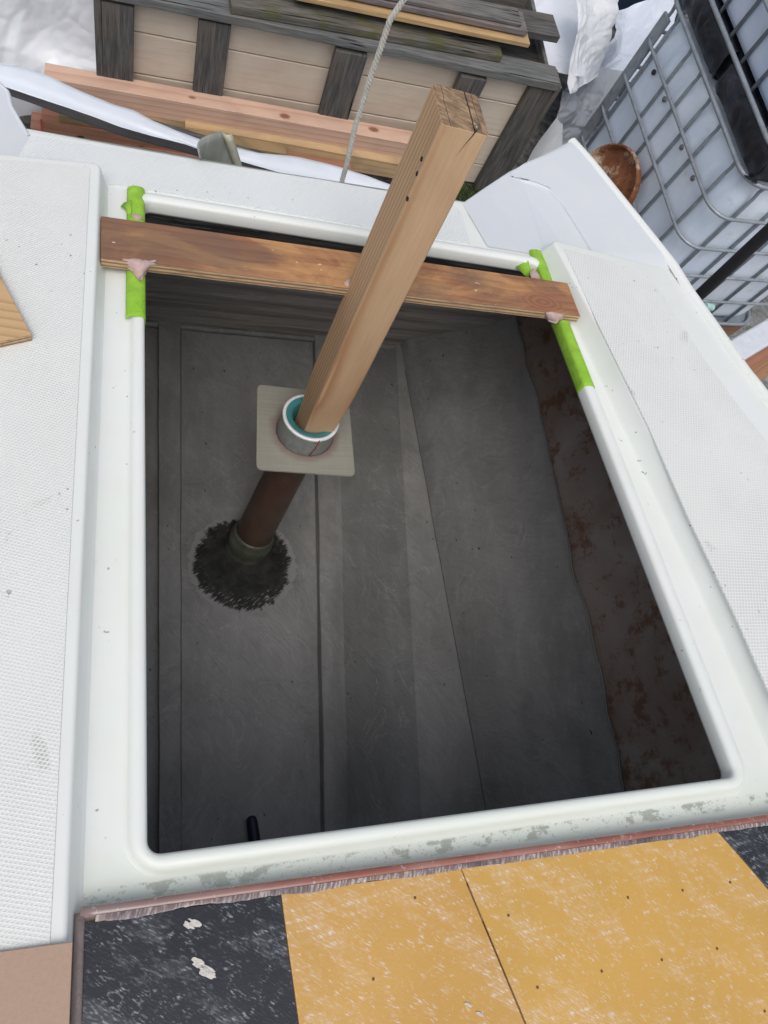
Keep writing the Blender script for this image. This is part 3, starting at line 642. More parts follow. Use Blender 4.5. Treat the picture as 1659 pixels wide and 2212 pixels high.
tube('red_mark', [PT + Vector((0.0712 * math.cos(rad(-88)), 0.0712 * math.sin(rad(-88)), 0.004)), PT + Vector((0.0712 * math.cos(rad(-82)), 0.0712 * math.sin(rad(-82)), 0.03)) , PT + Vector((0.0722 * math.cos(rad(-79)), 0.0722 * math.sin(rad(-79)), 0.068))], 0.0012, plain('red_marker', (0.22, 0.01, 0.02, 1), 0.6), bearing, BOAT, n=5)

# --- timber post standing in the bearing
post = empty('timber_post', 'square sawn timber post standing upright in the rudder bearing', 'post', (0.474, 1.108, -0.5), BOAT)
PB = Vector((0.468, 1.112, -0.50)); PTt = Vector((0.513, 1.111, 0.435))
def postmat():
    m = wood('post_timber', (0.58, 0.40, 0.245, 1), (0.38, 0.205, 0.10, 1), center=(0.006, 0.115), rings=96, dist=1.25, stain=(0.33, 0.19, 0.11, 1), stain_amt=0.3, stretch=0.13, grain=0.16, bump=0.35,
             knots=[(0.915, 0.043, -0.002, 0.012, (0.33, 0.20, 0.12, 1))])
    return m
def endgrain():
    N = NT('post_end_grain'); s = N.sep()
    st = N.noise(1, N.mapping((60, 40, 160), rot=(0.4, 0, 0)), detail=6, rough=0.7); c = N.mix(N.ramp(st, [(0.35, 0.0), (0.62, 1.0)]), (0.14, 0.085, 0.05, 1), (0.42, 0.28, 0.16, 1)); c = N.mix(N.ramp(N.noise(30, detail=5), [(0.5, 0.0), (0.65, 0.75)]), c, (0.09, 0.06, 0.04, 1))
    for (pos, wd, wob) in ((0.060, 0.0017, 0.006), (0.016, 0.0007, 0.010), (0.072, 0.0006, 0.004)):
        d = N.math('ABSOLUTE', N.math('SUBTRACT', N.math('ADD', s[1], N.math('MULTIPLY', N.math('SUBTRACT', N.noise(25, N.mapping(loc=(pos * 50, 0, 0))), 0.5), wob)), pos - 0.043))
        c = N.mix(N.ramp(N.math('DIVIDE', d, wd), [(0.5, 1.0), (1.0, 0.0)]), c, (0.01, 0.008, 0.006, 1))
    return N.out(c, 0.8, N.bump(st, 0.8, 0.003))
Xa = (PTt - PB).normalized(); Ya = Vector((1, 0.04, 0)); Za = Xa.cross(Ya).normalized(); Ya = Za.cross(Xa)   # grain X up, Y to starboard, Z aft? (towards -Y boat)
L = (PTt - PB).length
hw, hd = 0.0425, 0.046
vs = []; fs = []; nseg = 24
for i in range(nseg + 1):
    t = i / nseg; sh = 0.86 + 0.14 * min(1, max(0, (t * L - 0.13) / 0.12))
    w_ = hw * sh; d_ = hd * sh; sx = t * L; c = 0.004
    wob = 0.0006 * noise.noise(Vector((t * 9, 0, 0)))
    top = i == nseg
    sec = [(-w_ + c, -d_), (w_ - c, -d_), (w_, -d_ + c), (w_, d_ - c), (w_ - c, d_), (-w_ + c, d_), (-w_, d_ - c), (-w_, -d_ + c)]
    for (a, b) in sec: vs.append((sx + (0.006 * (b / hd) if top else 0), a + wob, b))
for i in range(nseg):
    for k in range(8): fs.append((i * 8 + k, i * 8 + (k + 1) % 8, i * 8 + 8 + (k + 1) % 8, i * 8 + 8 + k))
fs += [tuple(range(8))[::-1], tuple(range(nseg * 8, nseg * 8 + 8))]
MP = Matrix.Identity(4); MP.col[0][:3] = Xa; MP.col[1][:3] = Ya; MP.col[2][:3] = Za; MP.col[3][:3] = PB
mk('post_shaft', vs, fs, None, post, BOAT @ MP, origin=(0, 0, 0), mats=[postmat(), endgrain()], fmat=[0] * (nseg * 8) + [0, 1], bevel=0.0015)
# nail holes on the port face, split down the front face
M_hole = plain('dark_hole', (0.012, 0.01, 0.008, 1), 0.9, bump=0)
for (x, z) in ((0.858, -0.030), (0.835, -0.036), (0.790, -0.041)):
    v_, f_ = tube_vf([(x, -hw - 0.0006, z * 1), (x, -hw + 0.001, z)], 0.0042, 10); mk('nail_hole', v_, f_, M_hole, post, BOAT @ MP, smooth=True)
sgn = 1 if Za.y < 0 else -1
cr = [(L - 0.003, 0.016), (L - 0.012, 0.0145), (L - 0.022, 0.011), (L - 0.034, 0.008), (L - 0.05, 0.004)]
wd = [0.0014, 0.0009, 0.0007, 0.0004, 0.0001]
zz = sgn * (hd + 0.0004)
vs = [(x, y - w_, zz) for (x, y), w_ in zip(cr, wd)] + [(x, y + w_, zz) for (x, y), w_ in zip(cr, wd)]
mk('split_crack', vs, [(i, i + 1, i + 6, i + 5) for i in range(4)], M_hole, post, BOAT @ MP)
lathe('nail_head', (L - 0.001, 0.017, sgn * (hd - 0.006)), (L + 0.002, 0.017, sgn * (hd - 0.002)), [(0, 0.0), (0.3, 0.0035), (1, 0.0045), (1, 0.0)], plain('dull_nail', (0.25, 0.2, 0.15, 1), 0.4, metal=0.6), post, BOAT @ MP, n=12)

# --- plywood strip across the hatch
def plyface(name='ply_face', c1=(0.36, 0.175, 0.09, 1), c2=(0.24, 0.10, 0.05, 1), pale=(0.56, 0.31, 0.13, 1)):
    N = NT(name)
    d = N.noise(3.5, N.mapping((0.25, 1, 1)), detail=3, dist=0.6); s = N.sep()
    v_ = N.math('FRACT', N.math('MULTIPLY', N.math('ADD', s[1], N.math('MULTIPLY', d, 0.14)), 42)); p_ = N.ramp(v_, [(0, 0.0), (0.6, 0.4), (0.9, 1.0), (1, 0.0)])
    c = N.mix(N.math('MULTIPLY', p_, 0.85), c1, c2); c = N.mix(N.ramp(N.noise(8, N.mapping((0.5, 1, 1), loc=(2, 5, 1)), detail=7, rough=0.65, dist=1.2), [(0.44, 0.0), (0.58, 0.8)]), c, pale); c = N.mix(N.ramp(N.noise(1, N.mapping((5, 60, 60), loc=(3, 1, 1)), detail=5), [(0.52, 0.0), (0.7, 0.6)]), c, c2)
    c = N.mix(N.ramp(N.noise(6, N.mapping((0.7, 1, 1), loc=(8, 5, 1)), detail=6), [(0.48, 0.0), (0.62, 0.6)]), c, (0.14, 0.10, 0.08, 1))
    c = N.mix(N.ramp(N.noise(1, N.mapping((12, 380, 380)), detail=3), [(0.45, 0.0), (0.8, 0.35)]), c, c2)
    ex = N.n('ShaderNodeVectorMath', operation='LENGTH'); N.l(N.mapping((0.55, 1, 0.3), loc=(-0.92 * 0.55, -0.052, 0)), ex.inputs[0])
    kn = N.math('ADD', ex.outputs['Value'], N.math('MULTIPLY', N.noise(30), 0.012)); kr = N.math('FRACT', N.math('MULTIPLY', kn, 110))
    km = N.ramp(kn, [(0.028, 0.85), (0.045, 0.0)]); c = N.mix(km, c, N.mix(N.ramp(kr, [(0.3, 0.0), (0.8, 1.0)]), (0.33, 0.15, 0.08, 1), (0.24, 0.10, 0.06, 1)))
    sp = N.ramp(N.noise(70, N.mapping((0.7, 1, 1)), detail=2), [(0.70, 0.0), (0.72, 1.0)]); spm = N.ramp(N.noise(5, N.mapping(loc=(5, 0, 0))), [(0.5, 0.0), (0.6, 1.0)]); c = N.mix(N.math('MULTIPLY', sp, spm), c, (0.78, 0.55, 0.33, 1))
    return N.out(c, 0.62, N.bump(N.noise(1, N.mapping((10, 200, 200)), detail=4), 0.3, 0.002), spec=0.3)
def plyedge(name='ply_edge', th=0.020, n_=5):
    N = NT(name); s = N.sep(); v_ = N.math('FRACT', N.math('ADD', N.math('MULTIPLY', N.math('ADD', s[2], N.math('MULTIPLY', N.noise(9), 0.0012)), n_ / th / 1.0 * 0.5), 0.1))
    c = N.mix(N.ramp(v_, [(0.42, 0.0), (0.48, 1.0), (0.92, 1.0), (0.98, 0.0)]), (0.55, 0.40, 0.23, 1), (0.27, 0.15, 0.08, 1)); c = N.mix(N.ramp(N.noise(1, N.mapping((30, 200, 300)), detail=4), [(0.5, 0.0), (0.7, 0.6)]), c, (0.13, 0.08, 0.05, 1))
    return N.out(c, 0.75, N.bump(N.noise(1, N.mapping((60, 60, 600)), detail=3), 0.6, 0.002))
bar = empty('plywood_batten', 'reddish plywood strip bridging the hatch behind the timber post', 'batten', (0.49, 1.19, 0.002), BOAT)
BC = [bz(218, 466, .021), bz(1226, 611, .021), bz(1254, 683, .021), bz(218, 558, .021)]
nb = 30; vs = []; fs = []; fm = []
for i in range(nb + 1):
    t = i / nb; f_ = BC[3].lerp(BC[2], t); b_ = BC[0].lerp(BC[1], t); wv_ = 0.0012 * noise.noise(Vector((t * 12, 0, 4)))
    f_ = f_ + Vector((0, wv_, 0)); vs += [f_, b_, b_ - Vector((0, 0, 0.0195)), f_ - Vector((0, 0, 0.0195))]
for i in range(nb):
    for k in range(4): fs.append((i * 4 + k, i * 4 + (k + 1) % 4, i * 4 + 4 + (k + 1) % 4, i * 4 + 4 + k)); fm.append(0 if k == 0 else 1)
fs += [(3, 2, 1, 0), (nb * 4, nb * 4 + 1, nb * 4 + 2, nb * 4 + 3)]; fm += [1, 1]
mk('batten_strip', vs, fs, None, bar, BOAT, origin=(0.0, 1.132, 0.0015), mats=[plyface(), plyedge()], fmat=fm, bevel=0.0008, segs=1)
def putty(px, h, seed, mat, parent, z=0.0):
    pts = [bz(x, y, z) for x, y in px]; n = len(pts); c = sum(pts, Vector()) / n; vs = []; fs = []
    R = 5; r_ = random.Random(seed)
    for k in range(R):
        s = 1 - k / R; hh = h * math.sqrt(1 - s * s) + 0.0005
        for p in pts: q = c + (p - c) * s; vs.append((q.x, q.y, q.z + hh + (0.0012 * noise.noise(Vector((q.x * 90, q.y * 90, seed))) if k else -0.002)))
    vs.append((c.x, c.y, c.z + h))
    for k in range(R - 1):
        for i in range(n): fs.append((k * n + i, k * n + (i + 1) % n, (k + 1) * n + (i + 1) % n, (k + 1) * n + i))
    fs += [((R - 1) * n + i, (R - 1) * n + (i + 1) % n, R * n) for i in range(n)]
    return mk('putty', vs, fs, mat, parent, BOAT, smooth=True)
M_putty = plain('pink_putty', (0.50, 0.36, 0.33, 1), 0.7, 0.1, 60, bump=0.5, bdist=0.004)
# clumps along the front edge: drape from batten top to lip
def drape(px_top, px_bot, z1, z2, seed):
    rows = []
    for i in range(7):
        s = i / 6; row = []
        for k in range(13):
            a = interp(px_top, k / 12); b = interp(px_bot, k / 12); x = a[0] + (b[0] - a[0]) * s; y = a[1] + (b[1] - a[1]) * s
            z = z1 + (z2 - z1) * min(1, s * 1.2) + 0.004 * math.sin(math.pi * k / 12) * math.sin(math.pi * min(1, s + .15)) + 0.0015 * noise.noise(Vector((k * .9, s * 5, seed)))
            row.append(bz(x, y, z))
        rows.append(row)
    v, f = grid_vf(rows); return mk('putty', v, f, M_putty, bar, BOAT, smooth=True, thick=0.004, thick_off=-1)
drape([(265, 558), (290, 560), (312, 563), (338, 568)], [(268, 575), (284, 586), (301, 608), (304, 582)], 0.022, 0.004, 1)
drape([(338, 566), (322, 566), (310, 562), (296, 563)], [(336, 570), (320, 578), (306, 606), (300, 592)], 0.0225, 0.006, 2)
drape([(1180, 674), (1188, 673), (1200, 676), (1217, 678)], [(1176, 684), (1185, 695), (1200, 700), (1210, 692)], 0.0225, 0.003, 3)
putty([(745, 607), (752, 603), (764, 606), (768, 612), (762, 622), (750, 620), (741, 614)], 0.005, 4, M_putty, bar, 0.020)
putty([(284, 464), (292, 461), (302, 464), (309, 472), (300, 474), (290, 472)], 0.003, 5, M_putty, bar, 0.004)
putty([(1145, 588), (1152, 578), (1163, 592), (1168, 602), (1156, 600), (1148, 598)], 0.003, 6, M_putty, bar, 0.004)

# --- masking tape
M_tape = plain('green_masking_tape', (0.28, 0.52, 0.045, 1), 0.8, 0.16, 45, bump=0.9, c2=(0.24, 0.52, 0.02, 1), amt=0.5, bdist=0.002)
def lip_tape(name, side, ya, yb, label, flap):
    t = empty(name, label, 'tape', ((HX0 if side < 0 else HX1), (ya + yb) / 2, -0.03), BOAT, None)
    prof = [(d, z) for d, z in PROF[1:-2]]
    rows = []; nn = 40
    for i in range(nn + 1):
        y = ya + (yb - ya) * i / nn; row = []
        for j, (d, z) in enumerate(prof):
            nx = 0.0012; dd = d - (0.0012 if j < 4 else 0) + (0.0012 if j > 7 else 0); x = HX0 - dd if side < 0 else HX1 + dd
            yy = y + (0.004 * noise.noise(Vector((j * 2.3, side, 0))) if i in (0, nn) else 0)
            row.append((x, yy, z + 0.0014 + 0.0004 * noise.noise(Vector((y * 40, j, 0))) + lipz(x, y)))
        rows.append(row)
    # close over the far lip corner
    for s in range(1, 6):
        last = rows[nn]; a = s / 5
        rows.append([(x, y + 0.012 * math.sin(a * 1.5), z - 0.014 * (1 - math.cos(a * 1.5))) for x, y, z in last])
    v, f = grid_vf(rows); mk('tape_strip', v, f, M_tape, t, BOAT, smooth=True, thick=0.0006)
    pts = [bz(q[0], q[1], q[2]) for q in flap]; mid = sum(pts, Vector()) / len(pts)
    mk('torn_flap', pts + [mid], [(i, (i + 1) % len(pts), len(pts)) for i in range(len(pts))], M_tape, t, BOAT, smooth=True, thick=0.0006)
    return t
lip_tape('masking_tape', -1, bz(290, 684, 0).y, 1.376, 'lime green tape wrapped over the port hatch lip', [(260, 447, -.008), (268, 438, -.006), (284, 433, .003), (284, 462, .002), (276, 466, -.006), (272, 452, -.009)])
lip_tape('masking_tape', 1, bz(1245, 835, -.005).y, 1.392, 'lime green tape', [(1112, 574, -.020), (1126, 561, -.003), (1139, 557, .0005), (1148, 584, -.002), (1142, 604, -.02)]).__setitem__('label', 'lime green tape wrapped over the starboard hatch lip')

# --- composite panel in the foreground
def lampaint(name, base, base2, dash=0.78, gloss=0.28, ang=35):
    N = NT(name)
    big = N.noise(5, detail=4); c = N.mix(N.ramp(big, [(0.35, 0.0), (0.7, 1.0)]), base, base2)
    patch = N.ramp(N.noise(13, N.mapping((0.6, 1.5, 1), rot=(0, 0, rad(ang))), detail=7, rough=0.7), [(0.50, 0.0), (0.60, 1.0)])
    dsh = N.ramp(N.noise(1, N.mapping((120, 420, 1), rot=(0, 0, rad(ang))), detail=2), [(0.51, 0.0), (0.62, 1.0)]); dots = N.ramp(N.noise(60, detail=3, rough=0.7), [(0.50, 0.0), (0.60, 1.0)])
    m = N.math('MAXIMUM', N.math('MULTIPLY', patch, N.math('ADD', N.math('MULTIPLY', dsh, 0.85), 0.17)), N.math('MULTIPLY', N.math('MULTIPLY', dsh, dots), 0.9), clamp=True)
    row_ = N.sep(N.mapping(rot=(0, 0, rad(ang + 48)))); rows_ = N.ramp(N.math('SINE', N.math('MULTIPLY', row_[0], 520.0)), [(0.2, 0.25), (0.9, 1.0)]); m = N.math('MULTIPLY', m, N.math('ADD', N.math('MULTIPLY', rows_, 0.75), 0.3), clamp=True)
    c = N.mix(N.math('MULTIPLY', m, min(1.0, dash * 1.15)), c, (0.74, 0.64, 0.56, 1) if base[0] > 0.3 else (0.33, 0.35, 0.38, 1))
    weave = N.n('ShaderNodeTexChecker'); weave.inputs['Scale'].default_value = 420; N.l(N.tc.outputs['Object'], weave.inputs[0])
    b = N.bump(weave.outputs['Fac'], 0.12, 0.0006); b = N.bump(dsh, 0.12, 0.0006, b); b = N.bump(N.noise(18, detail=2), 0.25, 0.003, b)
    return N.out(c, N.ramp(patch, [(0.2, gloss), (0.9, gloss + 0.25)]), b, spec=0.5, Coat_Weight=0.35, Coat_Roughness=0.12)
M_orange = lampaint('amber_foam_under_resin', (0.56, 0.315, 0.075, 1), (0.62, 0.36, 0.10, 1))
M_orange2 = lampaint('amber_foam_under_resin_b', (0.58, 0.34, 0.08, 1), (0.64, 0.37, 0.085, 1), ang=40)
M_black = lampaint('black_sheet_under_resin', (0.014, 0.016, 0.020, 1), (0.026, 0.028, 0.033, 1), dash=0.75, gloss=0.22)
cp = empty('composite_panel', 'glassed panel with amber foam and black sheets lying over the near edge of the hatch', 'panel', (0.45, -0.2, -0.0125), BOAT)
ZP = 0.012
def farY(x): return 0.0808 - 0.0162 * x
PX0, PX1, PYn = -0.0215, 1.12, -0.75
def slab(name, outline, zt, zb, mat, parent=cp, bevel=0.0015, label=None):
    v, f = plate_vf(outline, zt, zb); o = mk(name, v, f, mat, parent, BOAT, origin=(0, 0, zb), bevel=bevel)
    if label: o['label'] = label
    return o
def seam_x(px0, px1, y):   # straight joints given by two picture points at panel height
    a, b = bz(*px0, ZP), bz(*px1, ZP); t = (y - a.y) / (b.y - a.y); return a.x + (b.x - a.x) * t
S1 = lambda y: seam_x((607, 1940), (645, 2212), y); S2 = lambda y: seam_x((1005, 1900), (1135, 2212), y); S3 = lambda y: seam_x((1574, 1820), (1659, 1920), y)
eb = 0.010
base = [(PX0 + 0.002, PYn), (PX1, PYn), (PX1, farY(PX1) - 0.001), (PX0 + 0.002, farY(PX0) - 0.001)]
slab('backing_laminate', base, ZP - 0.004, -0.0125, plain('amber_laminate', (0.25, 0.17, 0.12, 1), 0.5))
def quad(a, b, mat, nm, lab, g=0.0006):
    ys_ = [PYn + 0.004, -0.45, -0.25, -0.12, -0.06, 0.0, None]
    Lf = []; Rt = []
    for y in ys_:
        xa = a(y if y is not None else 0.06); xb = b(y if y is not None else 0.06); 
        Lf.append((xa + g, y if y is not None else farY(xa) - eb)); Rt.append((xb - g, y if y is not None else farY(xb) - eb))
    slab(nm, Lf + Rt[::-1] if False else Rt + Lf[::-1], ZP, ZP - 0.0035, mat, label=lab, bevel=0.0007)
quad(lambda y: PX0 + eb * 0.9, S1, M_black, 'black_sheet', 'black sheet at the left end of the panel')
quad(S1, S2, M_orange, 'foam_sheet', 'amber foam sheet left of the dark joint')
quad(S2, lambda y: min(S3(y), PX1 - 0.02), M_orange2, 'foam_sheet', 'amber foam sheet right of the dark joint')
quad(lambda y: min(S3(y), PX1 - 0.02), lambda y: PX1 - 0.002, M_black, 'black_sheet', 'black sheet at the right end of the panel')
for y0, y1 in ((-0.74, 0.0), (0.0, 0.045)):
    pts = [Vector((S2(y), y, ZP + 0.0001)) for y in [y0 + (y1 - y0) * i / 8 for i in range(9)]]
    tube('joint_line', pts, 0.0012, plain('brown_joint', (0.16, 0.07, 0.02, 1), 0.4), cp, BOAT, n=6)
# putty bead along the far and port edges under clear glass cloth
def beadmat():
    N = NT('red_putty_bead'); n_ = N.noise(12, N.mapping((1, 3, 1)), detail=4); c = N.mix(N.ramp(n_, [(0.4, 0.0), (0.65, 1.0)]), (0.30, 0.105, 0.075, 1), (0.38, 0.18, 0.14, 1))
    s = N.sep(); c = N.mix(N.ramp(s[0], [(0.0, 0.85), (0.28, 0.0)]), c, (0.26, 0.21, 0.20, 1))
    d = N.ramp(N.noise(1, N.mapping((160, 160, 40), rot=(0, 0, 0.6)), detail=2), [(0.62, 0.0), (0.7, 0.55)]); c = N.mix(d, c, (0.55, 0.45, 0.42, 1))
    return N.out(c, 0.25, N.bump(d, 0.4, 0.001), spec=0.5, Coat_Weight=0.5, Coat_Roughness=0.1)
Mb = beadmat()
pts = [Vector((PX0 + 0.004 + (PX1 - PX0 - 0.004) * i / 60, farY(PX0 + (PX1 - PX0) * i / 60) - 0.0005, ZP - 0.0055 + 0.0006 * noise.noise(Vector((i * .3, 0, 0))))) for i in range(61)]
tube('edge_bead', pts, 0.0068, Mb, cp, BOAT, n=14, origin=(0, 0, 0))
pts = [Vector((PX0 + 0.0045, PYn + (farY(PX0) - PYn) * i / 40, ZP - 0.006)) for i in range(41)]
tube('edge_bead', pts, 0.0064, plain('grey_pink_bead', (0.24, 0.19, 0.18, 1), 0.3, 0.15, 50, bump=0.5), cp, BOAT, n=14)
# glass cloth hem: narrow uneven translucent-looking band with a saw of cloth ends
def hemmat():
    N = NT('wet_glass_cloth_hem'); d = N.ramp(N.noise(1, N.mapping((300, 60, 1), rot=(0, 0, 0.3)), detail=3), [(0.45, 0.0), (0.65, 1.0)]); c = N.mix(d, (0.22, 0.16, 0.15, 1), (0.58, 0.50, 0.46, 1)); c = N.mix(N.ramp(N.noise(7), [(0.45, 0.0), (0.6, 0.8)]), c, (0.07, 0.06, 0.08, 1))
    return N.out(c, 0.22, N.bump(d, 0.6, 0.001), Coat_Weight=0.5)
rows = []
for i in range(241):
    x = PX0 + 0.02 + (PX1 - PX0 - 0.03) * i / 240; y = farY(x); w_ = 0.0065 + 0.004 * noise.noise(Vector((x * 14, 0, 0))) + 0.0014 * noise.noise(Vector((x * 190, 4, 0)))
    rows.append([(x, y - 0.0045, ZP + 0.0006), (x, y - 0.0045 - w_ * 0.5, ZP + 0.0011), (x, y - 0.0045 - w_, ZP + 0.0004)])
v, f = grid_vf(rows); mk('cloth_hem', v, f, hemmat(), cp, BOAT, origin=(0, 0, 0), smooth=True)
def clear_drop():
    return plain('white_resin_flake', (0.62, 0.58, 0.53, 1), 0.3, 0.1, 80, bump=0.6)
M_fl = clear_drop()
for (x, y, s_, a_) in ((680, 2000, .006, .3), (705, 1994, .007, -.5), (725, 2085, .010, .7), (748, 2100, .009, -.4), (765, 2105, .006, .2), (1010, 2170, .004, 1.2), (1035, 2190, .004, 1.0)):
    c = bz(x * 0.56 + 27 if x < 800 else x, y, ZP + 0.0006); P = []
    for k in range(22):
        a = 2 * math.pi * k / 22; r = s_ * (0.75 + 0.55 * noise.noise(Vector((math.cos(a) * 1.6, math.sin(a) * 1.6, s_ * 900))) + 0.2 * random.random()); ux, uy = r * 1.5 * math.cos(a), r * 0.5 * math.sin(a); P.append((c.x + ux * .82 + uy * .57, c.y - ux * .57 + uy * .82))
    v, f = plate_vf(P, ZP + 0.0013, ZP - 0.0005); mk('resin_flake', v, f, M_fl, cp, BOAT)
M_dot = plain('bleed_hole_brown', (0.16, 0.07, 0.03, 1), 0.5, bump=0)
v5 = lambda cx, cy: ((1400 + cx / 1.121) * .576, (2900 + cy / 1.121) * .576)
for (cx, cy) in ((175, 523), (568, 597), (1070, 522), (1300, 492), (1500, 458), (1445, 737), (1213, 784), (960, 832), (690, 900), (1645, 1000), (0, 865)):
    c = bz(*v5(cx, cy), ZP); v, f = tube_vf([(c.x, c.y, ZP - 0.002), (c.x, c.y, ZP + 0.0004)], 0.0019, 10); mk('bleed_hole', v, f, M_dot, cp, BOAT)

# --- hardboard on the port side deck, bottom left; plywood offcut
pa, pb = bz(-5, 2056, .036), bz(157, 2034, .036)
v, f = plate_vf([(-0.45, -0.7), (pb.x, -0.7), (pb.x, pb.y), (pb.x - 0.2, pb.y + (pa.y - pb.y) * 0.2 / (pb.x - pa.x)), (-0.45, pb.y + (pa.y - pb.y) * 0.4 / (pb.x - pa.x))], 0.0375, 0.0325)
tag(mk('hardboard_sheet', v, f, plain('brown_hardboard', (0.42, 0.285, 0.21, 1), 0.6, 0.05, 200, bump=0.3, bdist=0.001), None, BOAT, bevel=0.001), 'smooth brown hardboard sheet lying on the port side deck', 'board')
ZO = 0.047
oc = [bz(-40, 515, ZO), bz(0, 594, ZO), bz(68, 722, ZO), bz(0, 737, ZO), bz(-160, 775, ZO)]
ply2 = wood('pale_plywood_face', (0.60, 0.41, 0.225, 1), (0.46, 0.28, 0.13, 1), center=(0.02, 0.05), rings=60, dist=3.0, stretch=0.3, grain=0.15)
vs = [tuple(p) for p in oc] + [(p.x, p.y, p.z - 0.0145) for p in oc]; n = len(oc)
fs = [tuple(range(n)), tuple(range(2 * n - 1, n - 1, -1))] + [(i, i + n, (i + 1) % n + n, (i + 1) % n) for i in range(n)]
tag(mk('plywood_offcut', vs, fs, None, None, BOAT, mats=[ply2, plyedge('ply_edge_pale', 0.0145, 5)], fmat=[0, 1] + [1] * n, bevel=0.0008, segs=1), 'pale plywood offcut with a pointed corner on the port side deck', 'plywood')

# --- dark blue handle lying on the locker floor
a = unp(543, 1765, 0.014); b = unp(562, 1905, 0.016); rs = [0.004, 0.010, 0.0125, 0.0135, 0.014, 0.0145, 0.013, 0.015, 0.015]; ts = [-0.02, 0.0, 0.03, 0.1, 0.25, 0.45, 0.6, 0.8, 1.0]
v, f = tube_vf([a.lerp(b, t) for t in ts], 0.01, 14, rs=rs)
tag(mk('tool_handle', v, f, plain('navy_rubber', (0.006, 0.009, 0.035, 1), 0.5, 0.1), None, BOAT, smooth=True), 'rounded dark blue tool handle on the locker floor beside the near lip', 'tool')

# --- fibreglass offcut standing just outside the transom edge
fo = empty('fibreglass_offcut', 'translucent grey green fibreglass channel offcut standing at the transom edge', 'offcut', (0.4, 1.6, -0.1), BOAT)
N = NT('translucent_laminate'); n1 = N.noise(1, N.mapping((90, 8, 8)), detail=3); n2 = N.noise(1, N.mapping((8, 8, 90)), detail=3)
c = N.mix(N.ramp(n1, [(0.4, 0.0), (0.7, 1.0)]), (0.30, 0.31, 0.27, 1), (0.40, 0.41, 0.36, 1)); c = N.mix(N.ramp(N.noise(14, detail=4), [(0.45, 0.0), (0.7, 0.5)]), c, (0.50, 0.50, 0.45, 1)); M_tl = N.out(c, 0.35, N.bump(n2, 0.3, 0.001), Transmission_Weight=0.15)
topz = 0.055
prof = [(432, 330), (429, 318), (431, 309), (437, 302), (450, 295), (470, 288), (481, 286)]
bot = [(440, 372), (446, 372), (452, 372), (460, 372), (475, 372), (495, 372), (512, 372)]
rows = []
for k in range(13):
    s = k / 12; tp = interp(prof, s); bt = interp(bot, s)
    rows.append([bz(tp[0] + (bt[0] - tp[0]) * q / 6, tp[1] + (bt[1] - tp[1]) * q / 6, 0.03 - 0.12 * q / 6) for q in range(7)])
v, f = grid_vf(rows); mk('channel_web', v, f, M_tl, fo, BOAT, smooth=True, thick=0.004)
fl_ = [[bz(481 + (512 - 481) * q / 6, 286 + (372 - 286) * q / 6, 0.03 - 0.12 * q / 6), bz(490 + (518 - 490) * q / 6, 291 + (372 - 291) * q / 6, 0.034 - 0.12 * q / 6), bz(499 + (526 - 499) * q / 6, 289 + (372 - 289) * q / 6, 0.03 - 0.12 * q / 6)] for q in range(7)]
v, f = grid_vf(fl_); mk('channel_flange', v, f, plain('yellowish_laminate', (0.50, 0.48, 0.36, 1), 0.4, 0.15, 40), fo, BOAT, smooth=True, thick=0.004)

# --- rope hanging outside the transom
px = [(880, -50), (872, 0), (843, 42), (820, 111), (801, 164), (782, 229), (767, 275), (752, 344), (736, 402), (722, 455)]
# the line lies in one upright plane just aft of the transom
rb = BOAT @ bz(736, 402, -0.06)
pl_p = rb + Vector((0, 0.03, 0)); rp = [wv(x, y, pl_p, (0, 1, 0)) for x, y in px]
rp = [rp[0] + Vector((0.01, 0, 1.0)), rp[0] + Vector((0.004, 0, .5))] + rp + []
rope = empty('hanging_rope', 'pale twisted rope hanging down outside the transom', 'rope', rp[-1])
M_rope = plain('bleached_rope', (0.55, 0.53, 0.48, 1), 0.85, 0.15, 150, c2=(0.40, 0.38, 0.32, 1), amt=0.5, bump=0.6)
Ltot = sum((rp[i + 1] - rp[i]).length for i in range(len(rp) - 1)); nn = int(Ltot / 0.0045)
for st in range(3):
    pts = []
    for i in range(nn + 1):
        t = i / nn; p = poly_at(rp, t); q = poly_at(rp, min(1, t + 0.002)); q0 = poly_at(rp, max(0, t - 0.002)); d = (q - q0).normalized(); s = d.orthogonal().normalized() if False else d.cross(Vector((0, 1, 0))).normalized(); u = s.cross(d)
        a = t * Ltot / 0.028 * 2 * math.pi + st * 2 * math.pi / 3; pts.append(p + (s * math.cos(a) + u * math.sin(a)) * 0.0033)
    tube('rope_strand', pts, 0.0036, M_rope, rope, n=6)

# =====================================================================================================
# YARD (world frame)
# =====================================================================================================
def on(x, y, z): return wz(x, y, z)
WY = 3.03; WDIR = Vector((1, 0.026, 0)).normalized(); WN = Vector((-0.026, 1, 0)).normalized(); WP = Vector((1.86, 3.04, 0))
def wl(x, y, off=0.0): return wv(x, y, WP + WN * off, WN)      # on the crate wall plane, off metres behind it
M_sid = None
def sidmat():
    N = NT('beige_siding'); a = N.noise(1, N.mapping((3, 40, 60)), detail=5); g = N.noise(1, N.mapping((10, 200, 220)), detail=4); big = N.noise(3, detail=4)
    c = N.mix(N.ramp(big, [(0.35, 0.0), (0.65, 1.0)]), (0.55, 0.455, 0.36, 1), (0.66, 0.57, 0.47, 1)); c = N.mix(N.ramp(a, [(0.5, 0.0), (0.8, 0.3)]), c, (0.33, 0.27, 0.21, 1)); c = N.mix(N.ramp(g, [(0.55, 0.0), (0.8, 0.35)]), c, (0.58, 0.52, 0.46, 1))
    z = N.sep(); return N.out(c, 0.75, N.bump(N.math('ADD', a, g), 0.45, 0.003), spec=0.25)
